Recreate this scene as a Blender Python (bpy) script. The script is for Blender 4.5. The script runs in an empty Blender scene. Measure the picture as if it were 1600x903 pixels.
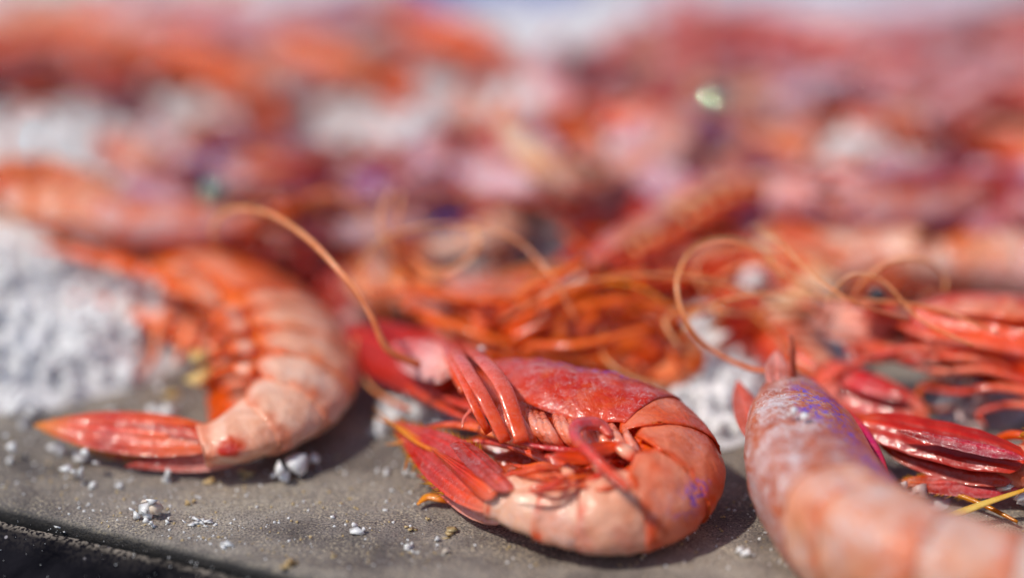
import bpy, bmesh, math, random
import numpy as np
from mathutils import Vector
random.seed(7); rng = np.random.default_rng(7)
R = math.radians
sc = bpy.context.scene
CM = 0.01
# ------------------------------------------------------------------ camera (all lengths authored in cm)
PITCH = R(22.0); CAMH = 22.0; FPX = 4000.0; FOCUS = 47.8
cam_d = bpy.data.cameras.new('camera'); cam = bpy.data.objects.new('camera', cam_d); sc.collection.objects.link(cam)
cam.location = (0, 0, CAMH*CM); cam.rotation_euler = (math.pi/2-PITCH, 0, 0)
cam_d.sensor_width = 36; cam_d.lens = 90; cam_d.clip_start = 0.02; cam_d.clip_end = 50
cam_d.dof.use_dof = True; cam_d.dof.focus_distance = FOCUS*CM; cam_d.dof.aperture_fstop = 2.7
sc.camera = cam
# ------------------------------------------------------------------ light
SUN_EL, SUN_AZ = R(54), R(-118)          # azimuth from +Y towards +X
w = bpy.data.worlds.new('World'); sc.world = w; w.use_nodes = True
wn = w.node_tree; bg = wn.nodes['Background']
sky = wn.nodes.new('ShaderNodeTexSky'); sky.sky_type = 'NISHITA'; sky.sun_disc = False
sky.sun_elevation = SUN_EL; sky.sun_rotation = SUN_AZ
wn.links.new(sky.outputs[0], bg.inputs[0]); bg.inputs[1].default_value = 0.11
sd = bpy.data.lights.new('sun', 'SUN'); sun = bpy.data.objects.new('sun', sd); sc.collection.objects.link(sun)
sd.energy = 2.9; sd.angle = R(1.6); sd.color = (1, .93, .82)
dirv = Vector((math.sin(SUN_AZ)*math.cos(SUN_EL), math.cos(SUN_AZ)*math.cos(SUN_EL), math.sin(SUN_EL)))
sun.rotation_euler = dirv.to_track_quat('Z', 'Y').to_euler()
sc.view_settings.view_transform = 'Standard'; sc.view_settings.look = 'None'
sc.view_settings.exposure = 0.06; sc.view_settings.gamma = 1
sc.cycles.use_denoising = True; sc.cycles.max_bounces = 7; sc.cycles.caustics_reflective = False; sc.cycles.caustics_refractive = False
sc.cycles.sample_clamp_indirect = 5

# ------------------------------------------------------------------ helpers
def lin(r, g, b):
    f = lambda c: (c/255/12.92) if c/255 <= .04045 else ((c/255+.055)/1.055)**2.4
    return np.array([f(r), f(g), f(b)])
def sstep(a, b, x):
    t = np.clip((x-a)/(b-a), 0, 1); return t*t*(3-2*t)
def mixc(c0, c1, t):
    t = np.asarray(t)[..., None]; return np.asarray(c0)*(1-t)+np.asarray(c1)*t
_ph = [(rng.normal(size=3), rng.uniform(0, 6.28)) for _ in range(24)]
def wob(P_, f=1.0, k=0):                 # smooth pseudo noise -1..1 on points
    v = 0
    for d, p in _ph[k:k+6]: v = v+np.sin(np.asarray(P_)@(d*f)+p+1.7*np.sin(np.asarray(P_)@(d[::-1]*f*1.7)))
    return v/3.2
cp, sp_ = math.cos(PITCH), math.sin(PITCH)
def P(px, py, z):                        # point of the place at height z (cm) seen at photo pixel px, py
    a = (px-800)/FPX; b = (451.5-py)/FPX
    d = np.array([a, cp+b*sp_, -sp_+b*cp]); t = (z-CAMH)/d[2]
    return np.array([0, 0, CAMH])+d*t
def unit(v): v = np.asarray(v, float); return v/np.maximum(np.linalg.norm(v, axis=-1, keepdims=True), 1e-9)

def link(o, parent=None, root=None):
    sc.collection.objects.link(o)
    if parent is not None: o.parent = parent
    return o
def tag(o, label=None, cat=None, group=None, kind=None):
    if label: o['label'] = label
    if cat: o['category'] = cat
    if group: o['group'] = group
    if kind: o['kind'] = kind
    return o
def empty(name, loc):
    o = bpy.data.objects.new(name, None); sc.collection.objects.link(o); o.location = [c*CM for c in loc]; o.empty_display_size = .01
    o['_org'] = [float(c) for c in loc]; return o
def mk(name, V, F, mat, parent=None, col=None, org=(0, 0, 0), smooth=True, film=None):
    V = (np.asarray(V, float)-np.asarray(org))*CM
    me = bpy.data.meshes.new(name)
    if isinstance(F, np.ndarray):
        n, k = F.shape
        me.vertices.add(len(V)); me.vertices.foreach_set('co', V.ravel().astype(np.float32))
        me.loops.add(n*k); me.loops.foreach_set('vertex_index', F.ravel().astype(np.int32))
        me.polygons.add(n); me.polygons.foreach_set('loop_start', np.arange(0, n*k, k, dtype=np.int32))
        me.update(calc_edges=True)
    else:
        me.from_pydata(V.tolist(), [], F)
    if col is not None:
        at = me.color_attributes.new('col', 'FLOAT_COLOR', 'POINT')
        col = np.asarray(col, float); kc = col.shape[-1]; c = np.zeros((len(V), 4), np.float32); c[:, :kc] = np.clip(np.broadcast_to(col, (len(V), kc)), 0, 1); at.data.foreach_set('color', c.ravel())
    if film is not None and col is not None and np.size(film) > 1:
        film = np.asarray(film)*(1+.9*wob(V/CM, 1.4, 11))
    if film is not None:
        at = me.attributes.new('film', 'FLOAT', 'POINT'); at.data.foreach_set('value', np.broadcast_to(np.asarray(film), (len(V),)).astype(np.float32).copy())
    if smooth: me.polygons.foreach_set('use_smooth', np.ones(len(me.polygons), bool))
    me.materials.append(mat)
    o = bpy.data.objects.new(name, me); return link(o, parent)
def gridF(r, c, wrap=False, base=0):
    i, j = np.meshgrid(np.arange(r-1), np.arange(c if wrap else c-1), indexing='ij'); j2 = (j+1) % c
    return np.stack([i*c+j, i*c+j2, (i+1)*c+j2, (i+1)*c+j], -1).reshape(-1, 4)+base
def catmull(pts, n):
    p = np.asarray(pts, float); k = len(p)
    if k == 2: return p[0]+(p[1]-p[0])*np.linspace(0, 1, n)[:, None]
    q = np.vstack([2*p[0]-p[1], p, 2*p[-1]-p[-2]]); m = 24; out = []
    for i in range(k-1):
        t = np.linspace(0, 1, m, endpoint=False)[:, None]; a, b, c, d = q[i:i+4]
        out.append(.5*((2*b)+(c-a)*t+(2*a-5*b+4*c-d)*t**2+(3*b-a-3*c+d)*t**3))
    out = np.vstack(out+[p[-1:]])
    L = np.concatenate([[0], np.cumsum(np.linalg.norm(np.diff(out[:, :3], axis=0), axis=1))])
    s = np.linspace(0, L[-1], n)
    return np.stack([np.interp(s, L, out[:, i]) for i in range(out.shape[1])], -1)

# ------------------------------------------------------------------ materials
def newmat(name):
    m = bpy.data.materials.new(name); m.use_nodes = True; nt = m.node_tree
    return m, nt, nt.nodes['Principled BSDF'], nt.links
def N(nt, typ, **kw):
    n = nt.nodes.new(typ)
    for k, v in kw.items():
        if k.startswith('_'): setattr(n, k[1:], v)
        else: n.inputs[k.replace('__', ' ')].default_value = v
    return n
def noise(nt, scale, detail=4, rough=.55, dist=0, vec=None):
    n = N(nt, 'ShaderNodeTexNoise', Scale=scale, Detail=detail, Roughness=rough, Distortion=dist)
    if vec is not None: nt.links.new(vec, n.inputs['Vector'])
    return n
def ramp(nt, src, stops):
    r = nt.nodes.new('ShaderNodeValToRGB'); e = r.color_ramp.elements
    while len(e) < len(stops): e.new(.5)
    for el, (p, c) in zip(e, stops):
        el.position = p; el.color = (*c, 1) if hasattr(c, '__len__') else (c, c, c, 1)
    nt.links.new(src, r.inputs[0]); return r
def mixn(nt, fac, a, b, mode='MIX'):
    m = nt.nodes.new('ShaderNodeMix'); m.data_type = 'RGBA'; m.blend_type = mode
    for sock, v in ((m.inputs[0], fac), (m.inputs[6], a), (m.inputs[7], b)):
        if hasattr(v, 'links') or isinstance(v, bpy.types.NodeSocket): nt.links.new(v, sock)
        elif hasattr(v, '__len__'): sock.default_value = (*v, 1)
        else: sock.default_value = v
    return m.outputs[2]
def shell_mat(name, rough=.32, sss=.25, bump=.35, filmgain=1.0, coat=.35, mott=.34):
    m, nt, b, L = newmat(name)
    tc = nt.nodes.new('ShaderNodeTexCoord'); ob = tc.outputs['Object']
    a = N(nt, 'ShaderNodeVertexColor', _layer_name='col'); oi = nt.nodes.new('ShaderNodeObjectInfo')
    c = mixn(nt, 1.0, a.outputs[0], oi.outputs['Color'], 'MULTIPLY')
    n1 = noise(nt, 230, 6, .6, .4, ob); n2 = noise(nt, 900, 5, .65, 0, ob); n3 = noise(nt, 95, 4, .6, 1.2, ob)
    r1 = ramp(nt, n1.outputs[0], [(.3, (.72, .5, .42)), (.52, (1, 1, 1)), (.75, (1.0, 1.0, 1.0))])
    c = mixn(nt, .75, c, r1.outputs[0], 'MULTIPLY')
    r3 = ramp(nt, n3.outputs[0], [(.5, 0.), (.72, 1.)])
    mul = N(nt, 'ShaderNodeMath', _operation='MULTIPLY'); L.new(r3.outputs[0], mul.inputs[0]); mul.inputs[1].default_value = mott
    c = mixn(nt, mul.outputs[0], c, tuple(lin(240, 160, 130)))
    hs = N(nt, 'ShaderNodeHueSaturation', Hue=.502, Saturation=1.13, Value=1.12); L.new(c, hs.inputs['Color']); c = hs.outputs[0]
    # whitish salt film with streaks and dots; also paints the sheen on far prawns
    fa = N(nt, 'ShaderNodeAttribute', _attribute_name='film')
    nf = noise(nt, 560, 9, .78, 2.6, ob); rf = ramp(nt, nf.outputs[0], [(.52, 0.), (.64, .9)])
    mf = N(nt, 'ShaderNodeMath', _operation='MULTIPLY'); L.new(rf.outputs[0], mf.inputs[0]); L.new(fa.outputs['Fac'], mf.inputs[1])
    nf2 = noise(nt, 210, 6, .65, 1.5, ob); rf2 = ramp(nt, nf2.outputs[0], [(.42, 0.), (.72, .42)])
    mg = N(nt, 'ShaderNodeMath', _operation='MULTIPLY_ADD'); L.new(rf2.outputs[0], mg.inputs[0]); L.new(fa.outputs['Fac'], mg.inputs[1]); L.new(mf.outputs[0], mg.inputs[2]); mf = mg
    mf2 = N(nt, 'ShaderNodeMath', _operation='MULTIPLY', _use_clamp=True); L.new(mf.outputs[0], mf2.inputs[0]); mf2.inputs[1].default_value = filmgain
    c = mixn(nt, mf2.outputs[0], c, tuple(lin(226, 206, 208)))
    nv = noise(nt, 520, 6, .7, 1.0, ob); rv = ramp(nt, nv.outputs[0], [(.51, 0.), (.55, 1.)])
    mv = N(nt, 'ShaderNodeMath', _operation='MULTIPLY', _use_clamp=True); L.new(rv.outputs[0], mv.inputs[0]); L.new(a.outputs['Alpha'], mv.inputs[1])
    c = mixn(nt, mv.outputs[0], c, tuple(lin(98, 70, 205)))  # violet highlights painted into the shell colour, masked by vertex alpha
    L.new(c, b.inputs['Base Color'])
    rr = ramp(nt, n2.outputs[0], [(.3, rough*.6), (.7, rough*1.5)])
    L.new(rr.outputs[0], b.inputs['Roughness'])
    b.inputs['Subsurface Weight'].default_value = sss; b.inputs['Subsurface Radius'].default_value = (1, .35, .2); b.inputs['Subsurface Scale'].default_value = .0025
    b.inputs['Coat Weight'].default_value = coat; b.inputs['Coat Roughness'].default_value = .07; b.inputs['Specular IOR Level'].default_value = .35
    bu = N(nt, 'ShaderNodeBump', Strength=bump*1.4, Distance=.001); bu2 = N(nt, 'ShaderNodeBump', Strength=bump*.8, Distance=.00016)
    nb = noise(nt, 420, 3, .5, .3, ob); L.new(nb.outputs[0], bu.inputs['Height']); L.new(n2.outputs[0], bu2.inputs['Height']); L.new(bu.outputs[0], bu2.inputs['Normal'])
    L.new(bu2.outputs[0], b.inputs['Normal']); L.new(bu2.outputs[0], b.inputs['Coat Normal'])
    return m
M_shell = shell_mat('prawn_shell', .40); M_fan = shell_mat('tail_blade_shell', .44, .25, .2, coat=.35, mott=.06); M_leg = shell_mat('prawn_limb', .28, .35, .12); M_wet = shell_mat('wet_flesh', .2, .4, .6, coat=.9)
m, nt, b, L = newmat('prawn_eye'); b.inputs['Base Color'].default_value = (.012, .010, .012, 1); b.inputs['Roughness'].default_value = .12; b.inputs['Coat Weight'].default_value = 1; b.inputs['Coat Roughness'].default_value = .03
M_eye = m
def salt_mat(name, col):
    m, nt, b, L = newmat(name); tc = nt.nodes.new('ShaderNodeTexCoord')
    n = noise(nt, 400, 5, .6, 0, tc.outputs['Object'])
    r = ramp(nt, n.outputs[0], [(.3, tuple(c*.8 for c in col)), (.6, col)]); L.new(r.outputs[0], b.inputs['Base Color'])
    b.inputs['Roughness'].default_value = .38; b.inputs['Subsurface Weight'].default_value = .6
    b.inputs['Subsurface Radius'].default_value = (1, .95, 1); b.inputs['Subsurface Scale'].default_value = .0015
    bu = N(nt, 'ShaderNodeBump', Strength=.5, Distance=.0002); L.new(n.outputs[0], bu.inputs['Height']); L.new(bu.outputs[0], b.inputs['Normal'])
    return m
M_salt = salt_mat('salt_crystal', (.90, .885, .90)); M_bed = salt_mat('greyish_salt', (.74, .725, .745)); M_crys = salt_mat('glassy_salt', (.95, .94, .955)); _b = M_crys.node_tree.nodes['Principled BSDF']; _b.inputs['Transmission Weight'].default_value = .04; _b.inputs['Roughness'].default_value = .25; _b.inputs['Coat Weight'].default_value = .5; M_gold = salt_mat('golden_chip', tuple(lin(240, 200, 128))); M_salty = salt_mat('stained_salt', (.78, .62, .50)); M_pinks = salt_mat('pink_salt', (.76, .55, .52))  # bed salt is a greyer white than the loose grains
M_tan = salt_mat('tan_chip', (.52, .36, .17))
m, nt, b, L = newmat('mirror_bead'); b.inputs['Base Color'].default_value = (.5, .6, .45, 1); b.inputs['Metallic'].default_value = 1; b.inputs['Roughness'].default_value = .02  # mirror metal for the two added glint beads
M_shine = m
M_shard = shell_mat('shell_shard', .35, .2, .3)

def slab_mat():
    m, nt, b, L = newmat('slate_slab'); tc = nt.nodes.new('ShaderNodeTexCoord'); ob = tc.outputs['Object']
    big = noise(nt, 28, 6, .6, .5, ob); mid = noise(nt, 160, 6, .65, .3, ob); fine = noise(nt, 2300, 3, .65, 0, ob)
    c = ramp(nt, big.outputs[0], [(.30, tuple(lin(80, 73, 72))), (.46, tuple(lin(130, 122, 117))), (.58, tuple(lin(156, 148, 140))), (.72, tuple(lin(180, 171, 158)))]).outputs[0]
    rm = ramp(nt, mid.outputs[0], [(.35, (.62, .6, .6)), (.6, (1, 1, 1))]).outputs[0]
    c = mixn(nt, .8, c, rm, 'MULTIPLY')
    rs = ramp(nt, fine.outputs[0], [(.40, (.30, .28, .28)), (.5, (.95, .95, .95)), (.60, (1.25, 1.2, 1.12))]).outputs[0]
    c = mixn(nt, .95, c, rs, 'MULTIPLY')
    # pale sandy dust in patches
    d1 = ramp(nt, noise(nt, 60, 7, .75, .6, ob).outputs[0], [(.42, 0.1), (.6, 1.)]).outputs[0]
    d2 = ramp(nt, noise(nt, 1700, 3, .6, 0, ob).outputs[0], [(.53, 0.), (.6, .8)]).outputs[0]
    mm = N(nt, 'ShaderNodeMath', _operation='MULTIPLY'); L.new(d1, mm.inputs[0]); L.new(d2, mm.inputs[1])
    c = mixn(nt, mm.outputs[0], c, tuple(lin(214, 198, 170)))
    # dark streaks (wet stains)
    mp = N(nt, 'ShaderNodeMapping'); mp.inputs['Scale'].default_value = (14, 60, 20); mp.inputs['Rotation'].default_value = (0, 0, -.25); L.new(ob, mp.inputs[0])
    st = ramp(nt, noise(nt, 1.3, 5, .6, .8, mp.outputs[0]).outputs[0], [(.58, 0.), (.78, .6)]).outputs[0]
    c = mixn(nt, st, c, tuple(lin(62, 50, 52)))
    fe = N(nt, 'ShaderNodeAttribute', _attribute_name='film'); c = mixn(nt, fe.outputs['Fac'], c, (.008, .008, .010))
    L.new(c, b.inputs['Base Color']); b.inputs['Roughness'].default_value = .62
    bu = N(nt, 'ShaderNodeBump', Strength=.6, Distance=.0012); bu2 = N(nt, 'ShaderNodeBump', Strength=.7, Distance=.0003)
    L.new(mid.outputs[0], bu.inputs['Height']); L.new(fine.outputs[0], bu2.inputs['Height']); L.new(bu.outputs[0], bu2.inputs['Normal']); L.new(bu2.outputs[0], b.inputs['Normal'])
    return m
M_slab = slab_mat()
def rim_mat():
    m, nt, b, L = newmat('black_rim'); tc = nt.nodes.new('ShaderNodeTexCoord'); ob = tc.outputs['Object']
    n = noise(nt, 90, 7, .7, .4, ob); f = noise(nt, 1300, 2, .5, 0, ob)
    c = ramp(nt, n.outputs[0], [(.35, (.004, .004, .006)), (.65, (.014, .013, .017))]).outputs[0]
    at = N(nt, 'ShaderNodeAttribute', _attribute_name='film')
    s = ramp(nt, f.outputs[0], [(.42, 0.), (.56, 1.)]).outputs[0]
    s2 = ramp(nt, n.outputs[0], [(.36, 0.), (.56, 1.)]).outputs[0]
    mm = N(nt, 'ShaderNodeMath', _operation='MULTIPLY'); L.new(s, mm.inputs[0]); L.new(at.outputs['Fac'], mm.inputs[1])
    m2 = N(nt, 'ShaderNodeMath', _operation='MULTIPLY'); L.new(mm.outputs[0], m2.inputs[0]); L.new(s2, m2.inputs[1])
    c = mixn(nt, m2.outputs[0], c, tuple(lin(170, 158, 145)))
    vo = N(nt, 'ShaderNodeTexVoronoi', Scale=230); L.new(ob, vo.inputs['Vector'])
    sp = ramp(nt, vo.outputs['Distance'], [(.06, 1.), (.11, 0.)]).outputs[0]
    c = mixn(nt, sp, c, tuple(lin(150, 145, 150)))
    L.new(c, b.inputs['Base Color']); b.inputs['Roughness'].default_value = .5; b.inputs['Specular IOR Level'].default_value = 0
    bu = N(nt, 'ShaderNodeBump', Strength=.4, Distance=.0004); L.new(f.outputs[0], bu.inputs['Height']); L.new(bu.outputs[0], b.inputs['Normal'])
    return m
M_rim = rim_mat()
def plain(name, col, rough=.5):
    m, nt, b, L = newmat(name); tc = nt.nodes.new('ShaderNodeTexCoord'); n = noise(nt, 60, 4, .6, 0, tc.outputs['Object'])
    r = ramp(nt, n.outputs[0], [(.3, tuple(c*.8 for c in col)), (.7, col)]); L.new(r.outputs[0], b.inputs['Base Color']); b.inputs['Roughness'].default_value = rough
    return m
M_blue = plain('blue_plastic', (.04, .16, .62)); M_foam = plain('white_foam', (.78, .76, .86), .7)

# ------------------------------------------------------------------ the setting: slab, rim, salt bed
E0 = P(-60, 777, 0); E1 = P(470, 901, 0)
ed = unit((E1-E0)*[1, 1, 0]); en = np.array([-ed[1], ed[0], 0])          # along the edge, and inwards (away from the camera)
if en[1] < 0: en = -en
def strip_profile(name, prof, t0, t1, mat, film, nt_=260, kind='structure', rough=.012):
    t = np.linspace(t0, t1, nt_); V = []; fl = []
    for i, (d, z) in enumerate(prof):
        p = E0+ed*t[:, None]+en*d; p[:, 2] = z
        q = p*[1, 1, 0]+[0, 0, i*3.1]
        p = p+en*(wob(q, 6, 3)[:, None]*rough)+np.array([0, 0, 1])*(wob(q, 9, 9)[:, None]*rough*.7)
        V.append(p)
    V = np.concatenate(V); r = len(prof); F = gridF(r, nt_)
    o = mk(name, V, F, mat, col=None, film=np.repeat(np.asarray(film, float), nt_)); tag(o, kind=kind); return o
# slab: top as a fine-ish grid with bevelled broken edge along the rim
prof = [(0.02, -3.0), (0.0, -.30), (.02, -.12), (.05, -.04), (.12, 0), (.6, .0), (2, 0), (6, 0), (14, 0), (30, 0), (60, 0), (130, 0)]
slab = strip_profile('slab', prof, -110, 110, M_slab, [1, 1, .9, .6, .15]+[0]*7, 900, rough=.014)
prof = [(-.34, -2.5), (-.33, -.30), (-.35, -.12), (-.40, -.065), (-.46, -.06), (-.58, -.12), (-.9, -.36), (-2.0, -.95), (-5.0, -1.4), (-12, -2.4)]
rim = strip_profile('rim', prof, -40, 60, M_rim, [0, 0, .3, .9, .6, .05, .0, .0, .0, 0], 500, rough=.018)

mounds = [  # px, py, height, radius (cm)
    (60, 480, 1.7, 3.0), (200, 520, 1.0, 1.7), (20, 560, 1.1, 2.0), (120, 555, .9, 1.6), (-60, 440, 1.7, 4.5),
    (60, 235, 3.0, 4.5), (200, 225, 2.8, 4), (330, 170, 3.2, 4.5), (560, 150, 3.2, 5), (760, 120, 2.0, 4), (900, 115, 2.2, 4), (970, 400, 2.3, 1.9), (640, 350, 2.2, 1.6), (840, 300, 2.2, 2.0), (640, 210, 3.0, 2.4), (1340, 370, 2.3, 1.6), (1440, 350, 2.4, 1.4), (1560, 240, 3.2, 2.2), (1130, 240, 3.0, 2.4),
    (1130, 560, 1.0, 1.7), (1190, 530, 1.4, 1.7), (1070, 600, .6, 1.4), (1080, 655, .4, 1.2), (1130, 620, .6, 1.2), (1250, 280, 2.8, 2.4), (1560, 350, 1.5, 2),
    (700, 400, .7, 3), (1500, 400, 1.0, 4), (1530, 640, .35, .8), (660, 650, .25, .7), (1430, 780, .2, .6)]
MG = [(P(a, b, 0)[:2], h*(.45 if b < 300 else 1), r) for a, b, h, r in mounds]
front = P(800, 455, 0)[1]
def H(x, y):
    p = np.stack([x, y, 0*x], -1)
    base = .8*sstep(front-1, front+6, y)+.6*sstep(front+8, front+30, y)
    hm = 0*x
    for c, h, r in MG: hm = np.maximum(hm, h*np.exp(-(((x-c[0])**2+(y-c[1])**2)/(r*r))**1.6))
    h = np.maximum(base, hm*1.0)+.25*np.minimum(base, hm)
    return h+(.16*wob(p, 1.6, 0)+.10*wob(p, 4.2, 6))*sstep(.08, .6, h)-.05
def Hs(x, y): return float(H(np.array([float(x)]), np.array([float(y)]))[0])
gx = np.linspace(-34, 34, 340); gy = np.linspace(41, 100, 300); X, Y = np.meshgrid(gx, gy)
Z = H(X, Y); Z = Z+rng.normal(0, .03, Z.shape)*(Z > .05)
_F = gridF(300, 340); _zf = Z.ravel()
mk('salt_bed', np.stack([X, Y, Z], -1).reshape(-1, 3), _F[_zf[_F].max(1) > .0], M_bed)
sb = bpy.data.objects['salt_bed']; tag(sb, 'bed of coarse white salt heaped under the prawns behind the slab edge', 'salt', kind='stuff')

def chunk(n=9, el=(1, 1, 1), seed=0):
    r_ = np.random.default_rng(seed); bm = bmesh.new()
    pts = r_.normal(size=(n, 3)); pts = unit(pts)*r_.uniform(.75, 1.0, (n, 1)); pts = np.sign(pts)*np.abs(pts)**.75
    for p in pts*np.asarray(el): bm.verts.new(p)
    res = bmesh.ops.convex_hull(bm, input=bm.verts)
    for v in [v for v in bm.verts if not v.link_faces]: bm.verts.remove(v)
    bmesh.ops.triangulate(bm, faces=bm.faces); bm.verts.index_update()
    V = np.array([v.co[:] for v in bm.verts]); F = np.array([[v.index for v in f.verts] for f in bm.faces]); bm.free(); return V, F
chunks = [chunk(rng.integers(8, 12), rng.uniform(.7, 1.1, 3), 100+i) for i in range(10)]
def randrot(r_):
    q = r_.normal(size=4); q /= np.linalg.norm(q); w_, x, y, z = q
    return np.array([[1-2*(y*y+z*z), 2*(x*y-z*w_), 2*(x*z+y*w_)], [2*(x*y+z*w_), 1-2*(x*x+z*z), 2*(y*z-x*w_)], [2*(x*z-y*w_), 2*(y*z+x*w_), 1-2*(x*x+y*y)]])
def scatter(name, pts, sizes, mat, protos=chunks, flat=1.0, label=None, cat=None, seed=1):
    r_ = np.random.default_rng(seed); Vs = []; Fs = []; b0 = 0
    rots = [randrot(r_) for _ in range(40)]
    for p, s in zip(pts, sizes):
        V, F = protos[r_.integers(len(protos))]; Vs.append((V@rots[r_.integers(40)].T)*[s, s, s*flat]+p); Fs.append(F+b0); b0 += len(V)
    o = mk(name, np.concatenate(Vs), np.concatenate(Fs), mat, smooth=False, film=0.); tag(o, label, cat, kind='stuff'); return o
# salt grains over the bed: dense near the camera
pp = []; ss = []
for n, y0, y1, smin, smax in ((9000, 44, 62, .07, .42), (5000, 62, 95, .14, .45)):
    x = rng.uniform(-.27, .27, n*2)*rng.uniform(y0, y1, n*2)*1.0; y = rng.uniform(y0, y1, n*2); x = rng.uniform(-1, 1, n*2)*(y*.26+1)
    h = H(x, y); k = (h > .04) & (rng.uniform(size=n*2) < .25+.75*sstep(.1, .7, h)); x, y, h = x[k][:n], y[k][:n], h[k][:n]
    s = smin+(smax-smin)*rng.uniform(size=len(x))**2.2
    pp.append(np.stack([x, y, h+s*.35], -1)); ss.append(s)
scatter('salt_grains', np.concatenate(pp), np.concatenate(ss), M_salt, label='loose coarse salt grains covering the salt bed under the prawns', cat='salt grains', seed=3)
x = rng.uniform(-1, 1, 2600); y = rng.uniform(44, 62, 2600); x = x*(y*.25+1); h = H(x, y); k_ = h > .35
q = np.stack([x, y, h+.10], -1)[k_][:900]
scatter('salt_lumps', q, .20+.32*rng.uniform(size=len(q))**2, M_salt, chunks, .8, label='chunky white salt lumps on the near heaps of the salt bed', cat='salt lumps', seed=13)
# grit on the slab
n = 16000; y = rng.uniform(41, 56, n); x = rng.uniform(-1, 1, n)*(y*.25+1)
q = np.stack([x, y, 0*x], -1); clus = wob(q, 1.1, 2)+wob(q, 3.3, 8)*.7
dd = (q-E0)@en
k = (clus+1.6*np.exp(-np.maximum(dd, 0)/2.2) > rng.uniform(-.6, 1.9, n)) & (dd > .18); q = q[k]
s = .013+.042*rng.uniform(size=len(q))**3
third = len(q)//2
octa = [(np.array([[1, 0, 0], [-1, 0, 0], [0, 1, 0], [0, -1, 0], [0, 0, 1], [0, 0, -1.]])*[1, .8, .7], np.array([[0, 2, 4], [2, 1, 4], [1, 3, 4], [3, 0, 4], [2, 0, 5], [1, 2, 5], [3, 1, 5], [0, 3, 5]]))]
scatter('sand_grit', q[:third]+[0, 0, .006], s[:third], M_tan, octa, label='fine tan grit scattered over the grey slab', cat='grit', seed=5)
scatter('salt_dust', q[third:]+[0, 0, .006], s[third:]*1.0, M_salt, octa, label='fine white salt specks scattered over the grey slab', cat='salt dust', seed=6)
n = 150; y = rng.uniform(41, 50, n); x = rng.uniform(-1, 1, n)*(y*.22); q = np.stack([x, y, 0*x+.01], -1); q = q[(q-E0)@en > .3]
scatter('salt_flakes', q, .03+.055*rng.uniform(size=len(q))**2, M_salt, chunks, .6, label='small white salt flakes scattered over the grey slab', cat='salt flakes', seed=12)
# specks on the black rim
n = 420; t = rng.uniform(-3, 22, n); d = -.25-2.6*rng.uniform(size=n)**2
pz = np.interp(-d, [.2, .27, .38, .6, 1, 2, 5], [-.12, -.055, -.05, -.14, -.36, -.75, -1.4])
q = E0+ed*t[:, None]+en*d[:, None]; q[:, 2] = pz+.01
scatter('rim_dust', q, .008+.022*rng.uniform(size=n)**3, M_salt, octa, label='tiny white specks lying on the black rim', cat='dust', seed=8)

# ------------------------------------------------------------------ limbs and blades
def tube(name, pts, mat, parent, org, col, n=24, sides=8, flat=1.0, film=0., up=(0, 0, 1)):
    """pts: rows x,y,z,r ; col: list of linear colours along the length"""
    q = catmull(pts, n); C = q[:, :3]; r = q[:, 3]
    T = unit(np.gradient(C, axis=0)); U = np.cross(T, np.asarray(up, float)); U = unit(U)
    for i in range(1, n):                                     # transport, avoids twist
        u = U[i-1]-T[i]*np.dot(U[i-1], T[i]); U[i] = u/max(np.linalg.norm(u), 1e-6)
    W = np.cross(U, T); a = np.linspace(0, 2*np.pi, sides, endpoint=False)
    V = C[:, None]+r[:, None, None]*(np.cos(a)[None, :, None]*U[:, None]+flat*np.sin(a)[None, :, None]*W[:, None])
    V = V.reshape(-1, 3); F = gridF(n, sides, True)
    k = len(V); V = np.vstack([V, C[:1], C[-1:]])
    cap = [[j, (j+1) % sides, k, k] for j in range(sides)]
    F = [list(f) for f in F.tolist()]+[[(j+1) % sides, j, k] for j in range(sides)]+[[(n-1)*sides+j, (n-1)*sides+(j+1) % sides, k+1] for j in range(sides)]
    cc = np.asarray(col, float).reshape(-1, 3); tt = np.linspace(0, 1, n); cx = np.linspace(0, 1, len(cc)) if len(cc) > 1 else np.array([0.])
    c = np.stack([np.interp(tt, cx, cc[:, i]) for i in range(3)], -1) if len(cc) > 1 else np.repeat(cc, n, 0)
    c = np.vstack([np.repeat(c, sides, 0), c[:1], c[-1:]])
    return mk(name, V, F, mat, parent, c, org, film=film)
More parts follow.
